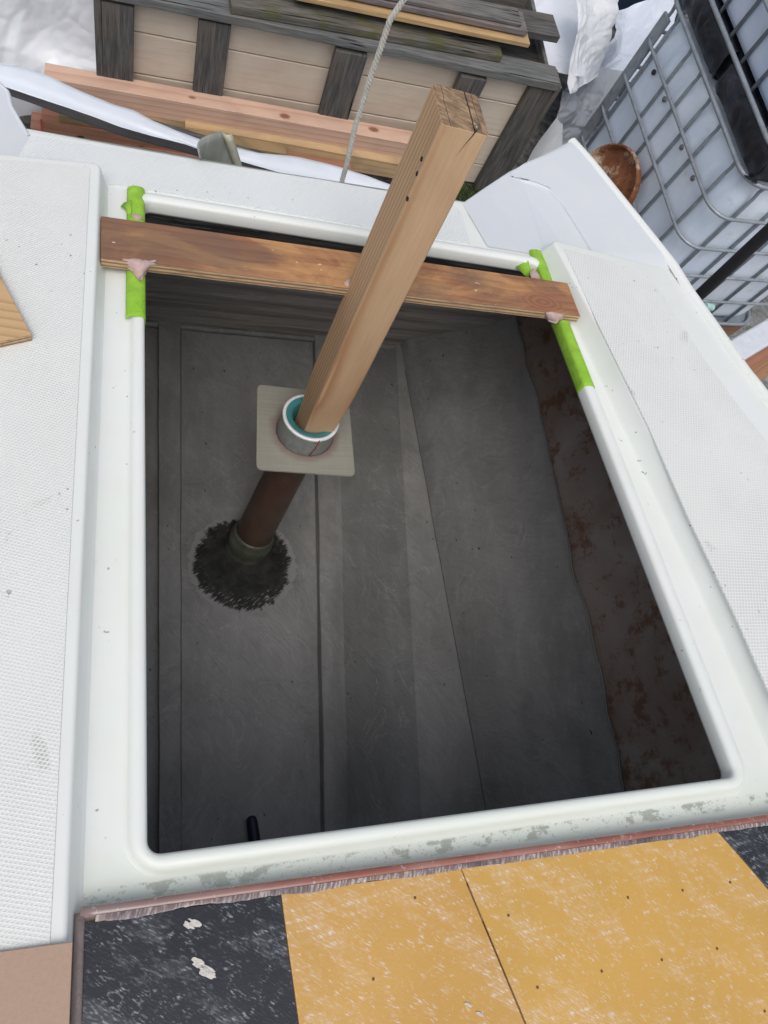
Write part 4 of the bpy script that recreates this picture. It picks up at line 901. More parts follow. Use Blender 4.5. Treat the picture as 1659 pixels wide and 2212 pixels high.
M_sid = sidmat(); M_gw = weathered('weathered_timber'); M_gw2 = weathered('weathered_timber_pale', (0.24, 0.23, 0.22, 1), (0.10, 0.10, 0.095, 1), warm=0.35); M_gwm = weathered('weathered_mossy', (0.20, 0.19, 0.17, 1), (0.08, 0.075, 0.06, 1), moss=0.8)
M_dk = weathered('dark_timber', (0.07, 0.065, 0.06, 1), (0.03, 0.03, 0.03, 1), warm=0.1)
crate = empty('timber_crate', 'low weathered timber framed crate with beige siding boards', 'crate', (0.9, 3.1, 0))
cx0 = wl(222, 100).x; cx1 = wl(1178, 195).x
def cp_(x, off): return WP + WDIR * ((x - WP.x) / WDIR.x) + WN * off
zs = [0.0, 0.145, 0.347, 0.552, 0.70]      # board joints measured on the wall
for i in range(4):
    z0, z1 = zs[i] + (0.0035 if i else 0.012), zs[i + 1] - 0.0035
    a = cp_(cx0, 0.045); b = cp_(cx1 + 0.05, 0.045)
    a.z = b.z = z1
    beam('siding_board', a, b, 0.018, z1 - z0, M_sid, crate, back=WN, bevel=0.004)
v, f = box_vf(cx0, cx1 + 0.04, 3.10, 3.13, 0.0, 0.70); mk('inner_lining', v, f, M_dk, crate)
# studs: (top left/right x, bottom left/right x) pixel pairs on the wall's front plane
for (tl, tr, bl, br, zb) in (((222, 5), (291, 12), (222, 170), (288, 178), 0.0), ((431, 42), (497, 50), (415, 205), (482, 214), 0.0), ((723, 97), (786, 109), (687, 250), (754, 263), 0.0), ((992, 155), (1046, 166), (950, 260), (1003, 272), 0.0), ((1147, 191), (1202, 199), (1040, 405), (1097, 372), 0.0)):
    A_ = wl(*tl); B_ = wl(*tr); C_ = wl(*bl); D_ = wl(*br); wdt = ((B_ - A_).length + (D_ - C_).length) / 2
    topc = (A_ + B_) / 2; botc = (C_ + D_) / 2; dirv = (topc - botc); dirv = dirv / max(0.05, dirv.z); 
    if abs(dirv.x) > 0.12: dirv.x = 0.03
    dirv.x *= 0.6
    t0 = topc - dirv * topc.z; t1 = topc + dirv * (0.695 - topc.z)
    a = t0 - WDIR * (wdt / 2) + WN * 0.001; b = t1 - WDIR * (wdt / 2) + WN * 0.001
    # grain along the stud: X up, width along the wall
    X = (b - a).normalized(); M4 = Matrix.Identity(4); M4.col[0][:3] = X; M4.col[1][:3] = WDIR; M4.col[2][:3] = X.cross(WDIR); M4.col[3][:3] = a
    depth = 0.042; sg = -1 if X.cross(WDIR).dot(WN) < 0 else 1
    v, f = box_vf(0, (b - a).length, 0, wdt, *sorted((0, sg * depth))); mk('stud', v, f, M_gw, crate, M4, origin=(0, 0, 0), bevel=0.004)
# corner board on the starboard end and the port end
for xx, w0 in ((cx1 + 0.052, 0.026), (cx0 - 0.03, 0.028)):
    a = cp_(xx, 0.0); b = a.copy(); b.z = 0.73; X = Vector((0, 0, 1)); M4 = Matrix.Identity(4); M4.col[0][:3] = X; M4.col[1][:3] = WDIR; M4.col[2][:3] = X.cross(WDIR); M4.col[3][:3] = a
    sg = -1 if X.cross(WDIR).dot(WN) < 0 else 1
    v, f = box_vf(0, 0.73, 0, w0, *sorted((0, sg * 0.12))); mk('corner_board', v, f, M_gw, crate, M4, origin=(0, 0, 0), bevel=0.003)
# side and back so the crate is closed
for (x0, x1, y0, y1) in ((cx0 - 0.01, cx0 + 0.01, 3.14, 3.72), (cx1 + 0.05, cx1 + 0.07, 3.16, 3.74), (cx0, cx1 + 0.05, 3.72, 3.74)):
    v, f = box_vf(x0, x1, y0, y1, 0, 0.68); mk('side_board', v, f, M_gw2, crate)
v, f = box_vf(cx0, cx1 + 0.05, 3.15, 3.70, 0.62, 0.64); mk('lid_board', v, f, M_dk, crate)
a = wv(200, -14, cp_(0, -0.012), WN); b = wv(1212, 184, cp_(0, -0.012), WN); a.z = b.z = 0.752
beam('top_rail', a, b, 0.125, 0.040, weathered('rail_timber', (0.22, 0.225, 0.22, 1), (0.11, 0.115, 0.115, 1), warm=0.2), crate, back=WN, bevel=0.005, cuts=14, warp=0.003)

# loose boards lying along the crate top
def px_beam(name, p0, p1, z, w_, h, mat, label, cat='plank', bevel=0.003, warp=0.0, cuts=1, group=None, back=None):
    a = wz(*p0, z); b = wz(*p1, z); bk = back or Vector((-(b - a).y, (b - a).x, 0)).normalized()
    if bk.y < 0 and back is None: bk = -bk
    mid = (a + b) / 2
    o = beam(name, a, b, w_, h, mat, None, back=bk, bevel=bevel, warp=warp, cuts=cuts)
    return tag(o, label, cat, group)
GR = 'loose boards piled on the crate top'
px_beam('loose_plank', (500, 14), (1087, 121), 0.790, 0.105, 0.034, M_gwm, 'grey plank with a mossy end lying right on the crate rail', warp=0.003, cuts=10, group=GR)
px_beam('loose_plank', (420, -28), (1219, 112), 0.792, 0.15, 0.036, M_gw, 'longest dark plank at the back of the crate top', group=GR, warp=0.002, cuts=8).location.y += 0.10
px_beam('loose_plank', (560, -28), (1130, 80), 0.826, 0.10, 0.028, M_dk, 'dark plank under the yellow one on the crate', group=GR)
px_beam('loose_plank', (640, -10), (1146, 95), 0.852, 0.12, 0.022, wood('fresh_yellow_board', (0.55, 0.38, 0.20, 1), (0.42, 0.27, 0.12, 1), rings=40, stain=(0.3, 0.2, 0.12, 1)), 'long yellow unweathered plank in the crate pile', group=GR)
px_beam('loose_plank', (730, -18), (1141, 69), 0.886, 0.13, 0.024, weathered('grey_red_board', (0.26, 0.24, 0.24, 1), (0.15, 0.12, 0.12, 1), warm=0.5), 'topmost grey and reddish plank of the crate pile', group=GR)
px_beam('loose_plank', (640, -48), (1128, 52), 0.905, 0.10, 0.016, M_gw2, 'thin pale grey board along the back of the topmost plank', group=GR)

# lumber stacked on the ground in front of the crate
c_pink = wood('pink_fir', (0.68, 0.48, 0.37, 1), (0.56, 0.34, 0.25, 1), center=(0.0, -0.1), rings=35, dist=2, stain=(0.35, 0.2, 0.15, 1), stain_amt=0.3, stretch=0.1, knots=[(1.05, 0.03, 0.0, 0.02, (0.24, 0.10, 0.06, 1)), (1.5, 0.05, 0.0, 0.02, (0.24, 0.10, 0.06, 1)), (0.62, 0.04, 0, .012, (0.28, 0.14, 0.09, 1))])
c_yel = wood('yellow_pine', (0.60, 0.43, 0.25, 1), (0.46, 0.30, 0.15, 1), rings=30, dist=2.2, stain=(0.25, 0.19, 0.12, 1), stain_amt=0.5, stretch=0.1)
c_red = wood('red_cedar', (0.40, 0.20, 0.13, 1), (0.31, 0.14, 0.085, 1), rings=30, dist=1.6, stain=(0.22, 0.12, 0.08, 1), stretch=0.1, knots=[(0.16, 0, -0.055, 0.012, (0.02, 0.012, 0.01, 1)), (0.42, 0, -0.06, 0.014, (0.02, 0.012, 0.01, 1)), (0.72, 0, -0.05, 0.020, (0.02, 0.012, 0.01, 1)), (1.2, 0, -0.06, 0.018, (0.03, 0.015, 0.01, 1))])
GL = 'lumber stacked before the crate'
px_beam('lumber_beam', (95, 168), (950, 322), 0.34, 0.088, 0.115, c_pink, 'pinkish square beam on top of the stack against the crate', 'lumber', group=GL, cuts=8, warp=0.002)
px_beam('lumber_beam', (400, 273), (960, 372), 0.245, 0.075, 0.10, c_yel, 'yellow pine beam below the pinkish one', 'lumber', group=GL, cuts=12, warp=0.004)
px_beam('lumber_beam', (89, 262), (760, 370), 0.20, 0.13, 0.165, c_red, 'wide red brown beam with dark knots and a red painted end', 'lumber', group=GL)
px_beam('lumber_beam', (127, 250), (620, 333), 0.235, 0.10, 0.034, wood('greenish_board', (0.36, 0.25, 0.13, 1), (0.22, 0.15, 0.08, 1), rings=25, dist=2, stain=(0.1, 0.09, 0.05, 1), stain_amt=0.6), 'thin yellow brown board laid on the wide knotty beam', 'lumber', group=GL)
px_beam('lumber_beam', (65, 276), (700, 388), 0.145, 0.10, 0.11, wood('salmon_fir', (0.42, 0.22, 0.16, 1), (0.33, 0.15, 0.1, 1), rings=25, dist=2), 'lowest salmon coloured beam, its end furthest left', 'lumber', group=GL)
tag(tube('paint_mark', [wz(88, 259, .202), wz(92, 300, .202)], 0.004, plain('red_paint', (0.45, 0.03, 0.015, 1), 0.5)), 'red painted line on the end of the wide knotty beam', 'paint')
px_beam('concrete_block', (30, 262), (84, 268), 0.10, 0.2, 0.10, plain('mossy_block', (0.06, 0.06, 0.05, 1), 0.9, 0.4, 30, bump=0.8), 'dark mossy concrete block left of the lumber ends', 'block')

# long white vinyl faced strip lying across the stack
ws = empty('vinyl_strip', 'long white vinyl covered strip with black edge lying across the lumber', 'strip', wz(400, 270, 0.40))
zt = lambda x: 0.50 - 0.00012 * x
up_e = [(-60, 118), (0, 137), (60, 148), (110, 165), (150, 186), (200, 207), (245, 225), (290, 238), (330, 260), (372, 278), (430, 300), (480, 312), (560, 330), (640, 338), (720, 356), (800, 382), (860, 405), (930, 428)]
cr_e = [(-60, 138), (0, 160), (60, 178), (120, 200), (200, 232), (260, 252), (330, 282), (400, 308), (440, 325), (520, 338), (600, 352), (700, 370), (780, 392), (860, 416), (930, 434)]
lo_e = [(-60, 165), (0, 184), (60, 205), (130, 228), (200, 252), (260, 275), (330, 295), (400, 312), (440, 327), (520, 349), (600, 372), (700, 396), (780, 412), (860, 430), (930, 446)]
bk_e = [(-60, 186), (0, 200), (60, 220), (130, 246), (200, 272), (260, 293), (330, 312), (400, 330), (440, 342), (520, 366), (600, 388), (700, 410), (780, 424), (860, 440), (930, 455)]
rows = []
for i in range(121):
    t = i / 120; x = -60 + 990 * t
    def yy(P): 
        for k in range(len(P) - 1):
            if P[k][0] <= x <= P[k + 1][0]: return P[k][1] + (P[k + 1][1] - P[k][1]) * (x - P[k][0]) / (P[k + 1][0] - P[k][0])
        return P[-1][1]
    u_, c_, l_ = yy(up_e), yy(cr_e), yy(lo_e); z = zt(x); nz = 0.004 * noise.noise(Vector((x * 0.03, 0, 0))); c_ = min(max(c_, u_ + 3), l_ - 3)
    rows.append([wz(x, u_ + 2, z - 0.03), wz(x, u_ + nz * 200, z - 0.004), wz(x, u_ + (c_ - u_) * 0.35, z + 0.006 + nz), wz(x, u_ + (c_ - u_) * 0.75, z + 0.001 - nz), wz(x, c_, z + 0.006), wz(x, c_ + (l_ - c_) * 0.25, z), wz(x, c_ + (l_ - c_) * 0.8, z), wz(x, l_ - 1, z + 0.003), wz(x, l_ + nz * 150, z - 0.004)])
v, f = grid_vf(rows); mk('vinyl_sheet', v, f, film('white_vinyl', (0.74, 0.79, 0.86, 1), amt=0.1), ws, smooth=True)
rows = []
for i in range(61):
    t = i / 60; x = -60 + 990 * t; l_ = yy(lo_e); b_ = yy(bk_e); z = zt(x) 
    rows.append([wz(x, l_ - 6, z - 0.012), wz(x, l_ + (b_ - l_) * 0.30, z - 0.015), wz(x, l_ + (b_ - l_) * 0.42, z - 0.024), wz(x, l_ + (b_ - l_) * 0.95, z - 0.022), wz(x, b_, z - 0.03), wz(x, b_ - 12, z - 0.045)])
v, f = grid_vf(rows); mk('rubber_edge', v, f, plain('black_rubber', (0.035, 0.033, 0.037, 1), 0.45, 0.2, 20, bump=0.2), ws, smooth=True)
# lath the sheet is fixed to
mk('lath', *tube_vf([wz(-60, 150, 0.47), wz(930, 442, 0.36)], 0.012, 6), M_gw, ws)

# --- crumpled sheets of wrap
def crumple(name, corners, n, m, amp, seed, mat, label, nrm=None, cat='tarp', freq=2.2, folds=7, group=None):
    """corners: world points bottom-left, bottom-right, top-right, top-left"""
    bl, br, tr, tl = [Vector(c) for c in corners]; nr = ((br - bl).cross(tl - bl)).normalized(); r = random.Random(seed)
    fd = [(r.uniform(0, math.pi), r.uniform(0.5, 1.6) * freq, r.uniform(0, 6), r.uniform(0.4, 1)) for _ in range(folds)]
    rows = []; sx = (br - bl).length; sy = (tl - bl).length
    for j in range(m + 1):
        row = []
        for i in range(n + 1):
            s, t = i / n, j / m; p = bl.lerp(br, s).lerp(tl.lerp(tr, s), t); X, Y = s * sx, t * sy
            wx = X + 0.25 * noise.noise(Vector((X * 1.7, Y * 1.7, seed))); wy = Y + 0.25 * noise.noise(Vector((X * 1.7, Y * 1.7, seed + 9)))
            h = 0
            for a, fq, ph, am in fd:
                q = (wx * math.cos(a) + wy * math.sin(a)) * fq + ph; tri = abs((q % 2) - 1); h += am * (tri ** 1.5 - 0.4) / fq
            vo = noise.voronoi(Vector((wx * freq * 1.3, wy * freq * 1.3, seed)))[0]; vo2 = noise.voronoi(Vector((wx * freq * 3.1, wy * freq * 3.1, seed + 2)))[0]
            h = h * amp * 1.1 + amp * 0.35 * min(0.6, vo[1] - vo[0]) + amp * 0.12 * min(0.6, vo2[1] - vo2[0]) + amp * 0.9 * noise.noise(Vector((X * 2, Y * 2, seed + 3))) + amp * 0.05 * abs(noise.noise(Vector((X * 14, Y * 14, seed))))
            e = 1.0
            row.append(p + nr * h * e + (br - bl).normalized() * 0.3 * amp * noise.noise(Vector((X * 3, Y * 3, seed + 5))) + Vector((0, 0, 0.3 * amp * noise.noise(Vector((X * 5, 0, seed + 6))) if j in (0, m) else 0)))
        rows.append(row)
    v, f = grid_vf(rows); return tag(mk(name, v, f, mat, None, smooth=True), label, cat, group)
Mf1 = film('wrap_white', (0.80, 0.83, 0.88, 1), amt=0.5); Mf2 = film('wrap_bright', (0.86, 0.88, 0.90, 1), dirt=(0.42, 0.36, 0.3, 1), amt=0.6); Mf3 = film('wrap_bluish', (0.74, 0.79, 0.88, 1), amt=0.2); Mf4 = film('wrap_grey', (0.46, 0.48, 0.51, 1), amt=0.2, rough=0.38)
def W(x, y, d): # point d metres beyond the crate wall plane, along the sight line
    return wl(x, y, d)
GT = None
crumple('shrink_wrap_sheet', [W(-140, 240, 0.12), W(214, 172, 0.10), W(214, -90, 0.25), W(-140, -90, 0.3)], 90, 80, 0.09, 2, Mf1, 'dull white wrap hanging left of the crate', freq=1.6)
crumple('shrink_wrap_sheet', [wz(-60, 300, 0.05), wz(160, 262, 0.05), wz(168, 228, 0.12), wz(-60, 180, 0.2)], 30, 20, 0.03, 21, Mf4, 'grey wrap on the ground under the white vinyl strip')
crumple('shrink_wrap_sheet', [W(860, 60, 0.80), W(1262, 160, 0.42), W(1330, -70, 1.9), W(860, -80, 1.6)], 110, 90, 0.11, 4, Mf1, 'large pale wrap draped behind the planks on the crate', freq=1.4)
crumple('shrink_wrap_sheet', [wz(1222, 205, 0.45), wz(1292, 165, 0.30), W(1345, -30, 1.0), W(1252, -40, 0.9)], 90, 100, 0.09, 5, Mf2, 'bright crinkled white wrap between the pale wrap and the blue bin', freq=3)
crumple('shrink_wrap_sheet', [wz(1230, 175, 0.20), wz(1400, 190, 0.05), W(1455, -20, 1.6), W(1330, 20, 1.3)], 110, 110, 0.14, 8, Mf3, 'bluish white wrap bunched behind the tank cage', freq=2.2)
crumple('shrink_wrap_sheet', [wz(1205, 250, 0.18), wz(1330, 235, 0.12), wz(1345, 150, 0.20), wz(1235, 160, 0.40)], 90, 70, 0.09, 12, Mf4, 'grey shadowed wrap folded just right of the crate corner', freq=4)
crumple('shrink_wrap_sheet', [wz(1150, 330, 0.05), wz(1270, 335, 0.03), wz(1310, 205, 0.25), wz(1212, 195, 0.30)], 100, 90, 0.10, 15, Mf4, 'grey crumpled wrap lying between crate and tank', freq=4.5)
crumple('shrink_wrap_sheet', [wz(1120, 375, 0.03), wz(1215, 345, 0.06), wz(1222, 245, 0.22), wz(1165, 300, 0.30)], 40, 40, 0.05, 18, Mf2, 'white wrap bulging at the foot of the crate corner', freq=3)
# --- blue bin
bb = W(1345, 20, 1.9); bin_o = empty('blue_bin', 'dark blue plastic bin behind the bright wrap', 'bin', (bb.x, bb.y, 0))
mb = plain('blue_plastic', (0.035, 0.085, 0.15, 1), 0.45, 0.1)
c = W(1392, -30, 1.9)
lathe('bin_body', (c.x, c.y, 0), (c.x, c.y, 1.0), [(0, 0.30), (0.02, 0.33), (0.4, 0.35), (0.41, 0.362), (0.45, 0.362), (0.46, 0.35), (1, 0.37)], mb, bin_o, n=36)
lathe('bin_rim', (c.x, c.y, 0.98), (c.x, c.y, 1.04), [(0, 0.37), (0.1, 0.39), (0.9, 0.39), (1, 0.375), (1.0, 0.0)], mb, bin_o, n=36)

# --- caged liquid tanks
M_galv = plain('galvanised_tube', (0.30, 0.335, 0.37, 1), 0.42, 0.2, 25, metal=0.35, c2=(0.42, 0.45, 0.48, 1), amt=0.5, bump=0.25)
def hdpe(name, c=(0.80, 0.87, 0.96, 1)):
    N = NT(name); n_ = N.noise(2.2, detail=6, dist=0.8); st = N.noise(3, N.mapping((1, 1, 0.5)), detail=8, rough=0.7)
    col = N.mix(N.ramp(n_, [(0.35, 0.0), (0.65, 1.0)]), (c[0] * 0.84, c[1] * 0.88, c[2] * 0.94, 1), c); col = N.mix(N.ramp(st, [(0.5, 0.0), (0.7, 0.5)]), col, (0.50, 0.58, 0.70, 1)); col = N.mix(N.ramp(N.noise(12, detail=6), [(0.62, 0.0), (0.75, 0.5)]), col, (0.50, 0.47, 0.42, 1))
    return N.out(col, 0.38, N.bump(N.noise(5, detail=3), 0.25, 0.02), spec=0.45, Subsurface_Weight=0.0)
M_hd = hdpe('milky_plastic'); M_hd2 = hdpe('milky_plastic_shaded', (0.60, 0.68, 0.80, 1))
IB = Matrix(((0.9975, -0.071, 0, 2.461), (0.071, 0.9975, 0, 2.158), (0, 0, 1, 0.152), (0, 0, 0, 1)))
U_, V_ = 1.114, 1.018
def rr_path(x0, x1, y0, y1, r, z, n=7):
    out = []
    for (cx, cy, a0) in ((x1 - r, y0 + r, -90), (x1 - r, y1 - r, 0), (x0 + r, y1 - r, 90), (x0 + r, y0 + r, 180)):
        for k in range(n): a = rad(a0 + 90 * k / (n - 1)); out.append(Vector((cx + r * math.cos(a), cy + r * math.sin(a), z)))
    return out
def bottle(name, z0, z1, mat, parent, ins=0.022, frame=IB):
    rows = []; NZ = 40; rc = 0.13
    base = rr_path(ins, V_ - ins, ins, U_ - ins, rc, 0, n=12); pts = []
    for i in range(len(base)):
        a, b = base[i], base[(i + 1) % len(base)]; m = max(1, int((b - a).length / 0.03))
        for k in range(m): pts.append(a.lerp(b, k / m))
    cx, cy = V_ / 2, U_ / 2
    for j in range(NZ + 1):
        t = j / NZ; z = z0 + (z1 - z0) * t; e = 0
        if t > 0.85: e = 0.13 * (1 - math.sqrt(max(0, 1 - ((t - 0.85) / 0.15) ** 2)))
        if t < 0.06: e = 0.05 * (1 - math.sqrt(max(0, 1 - ((0.06 - t) / 0.06) ** 2)))
        row = []
        for p in pts:
            u = (p.x - cx) / (V_ / 2); w_ = (p.y - cy) / (U_ / 2); q = e
            # pillows between the uprights near the shoulder
            along = p.y if abs(u) > abs(w_) else p.x
            q += 0.018 * max(0, math.sin((t - 0.70) / 0.28 * math.pi)) * (abs(math.sin(along * math.pi / 0.182)) ** 0.5 < 0.62) if 0.70 < t < 0.98 else 0
            q += 0.004 * math.sin(t * 40) * (abs(u) < 0.9 and abs(w_) < 0.9) * 0.4
            row.append(Vector((cx + (p.x - cx) * (1 - q / (V_ / 2)), cy + (p.y - cy) * (1 - q / (U_ / 2)), z)))
        rows.append(row + [row[0]])
    v, f = grid_vf(rows); n = len(rows[0]); f.append(tuple(range(n - 1))); f.append(tuple(range(NZ * n, NZ * n + n - 1)))
    return mk(name, v, f, mat, parent, frame, smooth=True, origin=(cx, cy, z0))
def loc_on(x, y, plane):   # local tank coordinates of a picture point on face x=c or y=c
    Minv = IB.inverted(); o_ = Minv @ EYE; d = (Minv.to_3x3() @ ray(x, y, R_W))
    ax, c = plane; t = (c - o_[ax]) / d[ax]; return o_ + d * t
Bq = lambda x, y: ((2300 + x / 2.86) * .576, (y / 2.86) * .576)
Aq = lambda x, y: ((2200 + x / 2.44) * .576, (600 + y / 2.44) * .576)
yl = [loc_on(*Bq(*p), (0, 0.0)).y for p in ((430, 545), (550, 880), (640, 1130), (740, 1390), (840, 1660), (992, 2045))]
xr = [loc_on(*Aq(*p), (1, 0.0)).x for p in ((1080, 800), (1340, 818))] + [loc_on(*Aq(*p), (1, 0.0)).x for p in ((1610, 1095),)]
xr = sorted(xr); 
dxr = xr[1] - xr[0]
xr = [xr[0] + dxr * i for i in range(6) if xr[0] + dxr * i < V_ - 0.06]
def tank(name, label, z0, levels, mat_b, parts_full=True):
    t = empty(name, label, 'tank', (V_ / 2, U_ / 2, z0 - 0.14), IB)
    bottle('bottle', z0 - 0.005, z0 + 0.985, mat_b, t)
    for i, z in enumerate(levels):
        top = (i == len(levels) - 1); r = 0.0105 if top or i == 0 else 0.0088
        tube('hoop', rr_path(-0.007, V_ + 0.007, -0.007, U_ + 0.012, 0.11, z0 + z), r, M_galv, t, IB, n=10, closed=True)
    zt_ = z0 + levels[-1]
    for y in yl + [U_ - 0.06]:
        for xs_ in (0.012, V_ - 0.012):
            sg = 1 if xs_ < 0.5 else -1
            tube('upright', [(xs_, y, z0), (xs_, y, zt_ - 0.085), (xs_ + sg * 0.004, y, zt_ - 0.05), (xs_ + sg * -0.004, y, zt_ - 0.012)], 0.0085, M_galv, t, IB, n=8)
    for x in xr:
        for ys_ in (0.012, U_ - 0.012):
            sg = 1 if ys_ < 0.5 else -1
            tube('upright', [(x, ys_, z0), (x, ys_, zt_ - 0.085), (x, ys_ + sg * 0.004, zt_ - 0.05), (x, ys_ - sg * 0.004, zt_ - 0.012)], 0.0085, M_galv, t, IB, n=8)
    return t
lv = [0.0, 0.2, 0.4, 0.6, 0.8, 1.0]
t1 = tank('liquid_tank', 'lower caged white liquid tank standing on the yard floor', 0.0, lv, M_hd)
# flat corner plate at the far corner and bolts on the bottle
v, f = box_vf(-0.004, 0.012, U_ - 0.10, U_ - 0.035, 0.0, 0.93); mk('corner_plate', v, f, M_galv, t1, IB, bevel=0.002)
for p, dark in (((435, 775), 1), ((550, 1065), 0), ((735, 1580), 0), ((855, 1910), 0)):
    q = loc_on(*Bq(*p), (0, 0.02)); lathe('bolt', (0.024, q.y, q.z), (0.010, q.y, q.z), [(0, 0.013), (0.6, 0.013), (0.7, 0.009), (0.75, 0.007), (1, 0.006), (1, 0.0)], plain('dark_bolt', (0.03, 0.03, 0.03, 1), 0.6) if dark else plain('bolt_metal', (0.22, 0.22, 0.22, 1), 0.5, metal=0.4), t1, IB, n=16)
# pallet below
for yy0 in (0.0, U_ / 2 - 0.05, U_ - 0.10):
    v, f = box_vf(0.02, V_ - 0.02, yy0 + 0.01, yy0 + 0.09, -0.14, -0.03); mk('pallet_block', v, f, wood('pallet_wood_%d' % int(yy0 * 10), (0.28, 0.16, 0.10, 1), (0.2, 0.11, 0.07, 1)), t1, IB, bevel=0.004)
v, f = box_vf(0.0, V_, 0.0, U_, -0.03, -0.012); mk('pallet_deck', v, f, M_galv, t1, IB, bevel=0.003)
v, f = tube_vf([loc_on(*Aq(1085, 1335), (1, -0.05)) , loc_on(*Aq(1150, 1352), (1, -0.05))], 0.02, 12); mk('outlet_cap', v, f, plain('pale_mint_plastic', (0.40, 0.66, 0.62, 1), 0.4), t1, IB, smooth=True, bevel=0.004)
z2 = 1.0 + 0.155
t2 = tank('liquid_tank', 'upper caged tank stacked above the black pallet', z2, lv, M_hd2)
N = NT('torn_black_plastic'); nn_ = N.noise(9, detail=7, dist=0.5); M_bp = N.out(N.mix(N.ramp(nn_, [(0.4, 0.0), (0.7, 1.0)]), (0.008, 0.009, 0.014, 1), (0.05, 0.055, 0.075, 1)), N.ramp(nn_, [(0.3, 0.5), (0.7, 0.25)]), N.bump(nn_, 0.8, 0.02))
# black pallet skirt under the upper tank: two torn lengths
def skirt(y0, y1, nm):
    rows = []
    for i in range(41):
        s = i / 40; y = y0 + (y1 - y0) * s; n1 = noise.noise(Vector((y * 9, 0, 3))); n2 = noise.noise(Vector((y * 30, 5, 3))); e = (0.03 * abs(n2) if s < 0.06 or s > 0.94 else 0)
        rows.append([(0.05, y, 1.004), (0.016 + 0.012 * n1, y, 1.012 + 0.01 * n2 * (abs(n1) > .3)), (0.004 + 0.016 * n1, y, 1.05), (-0.004 + 0.01 * n2, y, 1.09 + e), (0.0 + 0.01 * n1, y, 1.125), (0.012, y, 1.146), (0.05, y, 1.15)])
    v, f = grid_vf(rows); return mk(nm, v, f, M_bp, t2, IB, smooth=True, thick=0.006)
skirt(-0.0, 0.52, 'pallet_skirt'); skirt(0.575, U_, 'pallet_skirt')
rows = []
for i in range(31):
    x = V_ * i / 30; n1 = noise.noise(Vector((x * 9, 7, 3))); rows.append([(x, 0.05, 1.004), (x, 0.01 + 0.01 * n1, 1.02), (x, -0.004 + 0.012 * n1, 1.07), (x, 0.004, 1.12), (x, 0.05, 1.15)])
v, f = grid_vf(rows); mk('pallet_skirt', v, f, M_bp, t2, IB, smooth=True, thick=0.006)
v, f = box_vf(0.06, V_ - 0.06, 0.06, U_ - 0.06, 1.002, 1.15); mk('pallet_core', v, f, M_bp, t2, IB)

# --- rusty round lid leaning on the tank
lc = loc_on(1306, 402, (0, -0.10)); lid = empty('rusty_lid', 'rusty round steel drum lid leaning against the tank cage', 'lid', lc, IB)
def rust():
    N = NT('flaking_rust'); a = N.noise(5, detail=7, rough=0.65); b = N.noise(34, detail=6, rough=0.7)
    c = N.mix(N.ramp(a, [(0.35, 0.0), (0.65, 1.0)]), (0.15, 0.05, 0.02, 1), (0.34, 0.13, 0.05, 1)); c = N.mix(N.ramp(b, [(0.5, 0.0), (0.7, 0.7)]), c, (0.05, 0.022, 0.014, 1))
    s = N.sep(); pat = N.math('ADD', N.math('MULTIPLY', a, 0.5), N.math('MULTIPLY', N.noise(3, N.mapping(loc=(4, 4, 1)), detail=3), 0.6)); pat = N.math('ADD', pat, N.math('MULTIPLY', N.noise(26, detail=6, rough=0.8), 0.25))
    c = N.mix(N.ramp(pat, [(0.635, 0.0), (0.70, 0.8)]), c, (0.62, 0.52, 0.38, 1))
    return N.out(c, 0.8, N.bump(b, 0.7, 0.006))
depth_l = (IB @ lc - EYE).dot(R_W.col[2]); rl = 84 / F_PX * depth_l
nl = Vector((-0.93, -0.08, 0.36)).normalized()
lathe('lid_pan', lc - nl * 0.02, lc + nl * 0.02, [(0.1, 0.0), (0.1, rl * 0.86), (0.2, rl * 0.90), (0.9, rl * 0.93), (1.15, rl * 0.96), (1.15, rl * 0.99), (0.9, rl * 1.01), (0.5, rl * 1.01), (0.0, rl * 0.97), (-0.1, rl * 0.9), (-0.1, 0)], rust(), lid, IB, n=56).modifiers.new('es', 'EDGE_SPLIT').split_angle = rad(40)
# --- black pole standing between the boat and the tank
pa = wz(1510, 638, 1.0); d0 = (pa - EYE); 
pb = EYE + (wz(1668, 490, 1.0) - EYE) * 1.0
# upright pole whose axis passes through both sight lines
va = ray(1510, 638, R_W).normalized(); vb = ray(1662, 497, R_W).normalized(); dist = 3.05
ppa = EYE + va * dist; hb = Vector((vb.x, vb.y, 0)).length; ppb = EYE + vb * (Vector((ppa.x - EYE.x, ppa.y - EYE.y, 0)).length / hb)
dd = (ppb - ppa).normalized(); ft = ppa - dd * (ppa.z / dd.z)
pole = tube('black_pole', [ft, ppa, ppb, ppb + dd * 0.7], 0.0215, plain('black_sleeve', (0.012, 0.012, 0.014, 1), 0.55, 0.2, 60, bump=0.3), n=20)
tag(pole, 'black sleeved pole standing beside the tank cage', 'pole')
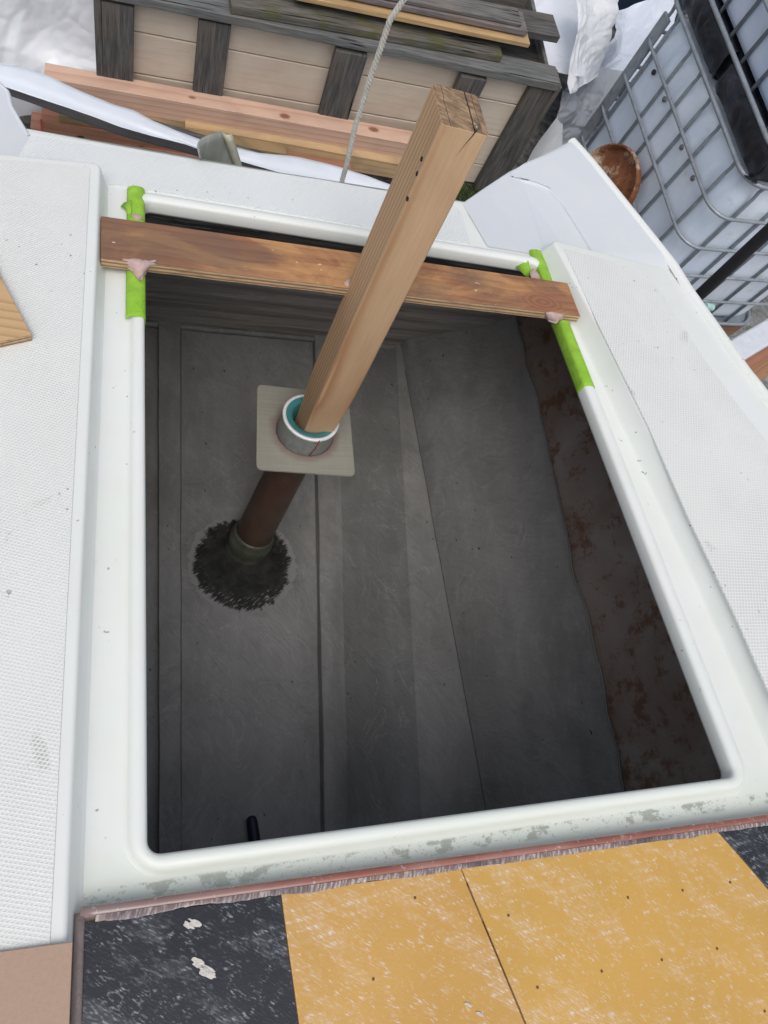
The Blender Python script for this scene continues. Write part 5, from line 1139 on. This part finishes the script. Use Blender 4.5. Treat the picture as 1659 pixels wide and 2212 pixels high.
# --- bits on the ground
mo = wz(1627, 723, 0.0); vs = []; fs = []; rr = random.Random(9)
for i in range(260):
    a = rr.uniform(0, 6.283); r = 0.045 * math.sqrt(rr.random()); x, y = mo.x + r * math.cos(a), mo.y + 1.2 * r * math.sin(a); h = rr.uniform(0.01, 0.035); b = rr.uniform(0, 3.14); w_ = 0.003; k = len(vs)
    vs += [(x - w_ * math.cos(b), y - w_ * math.sin(b), 0), (x + w_ * math.cos(b), y + w_ * math.sin(b), 0), (x + rr.uniform(-.015, .015), y + rr.uniform(-.015, .015), h)]; fs.append((k, k + 1, k + 2))
tag(mk('weed_tuft', vs, fs, plain('yellow_green_weed', (0.32, 0.38, 0.03, 1), 0.7, 0.3, 80, bump=0)), 'small yellow green weed tuft growing by the tank foot', 'weed')
vs = []; fs = []
for i in range(1500):
    t = rr.random(); p = wz(930 + 170 * t, 418 + rr.uniform(-16, 22) - 5 * t, 0.0); h = rr.uniform(0.006, 0.03); b = rr.uniform(0, 3.14); k = len(vs); w_ = 0.005
    vs += [(p.x - w_ * math.cos(b), p.y - w_ * math.sin(b), 0), (p.x + w_ * math.cos(b), p.y + w_ * math.sin(b), 0), (p.x + rr.uniform(-.012, .012), p.y + rr.uniform(-.012, .012), h)]; fs.append((k, k + 1, k + 2))
tag(mk('moss', vs, fs, plain('dark_moss', (0.05, 0.085, 0.015, 1), 0.9, 0.4, 60, bump=0)), 'dark green moss growing along the foot of the crate', 'moss', kind='stuff')
px_beam('edge_trim', (1608, 778), (1700, 722), 0.62, 0.12, 0.05, plain('white_trim', (0.62, 0.65, 0.70, 1), 0.4, 0.08), 'white trim board resting on timbers at the right edge', 'trim', bevel=0.015, back=Vector((-0.4, 0.9, 0)))
px_beam('lumber_beam', (1612, 800), (1710, 738), 0.54, 0.10, 0.06, c_red, 'brown timber under the white trim at the right edge', 'lumber', back=Vector((-0.4, 0.9, 0)))
px_beam('lumber_beam', (1630, 832), (1720, 772), 0.50, 0.14, 0.09, wood('tan_timber', (0.36, 0.2, 0.11, 1), (0.25, 0.13, 0.07, 1)), 'tan timber lowest in the pile at the right edge', 'lumber', back=Vector((-0.4, 0.9, 0)))
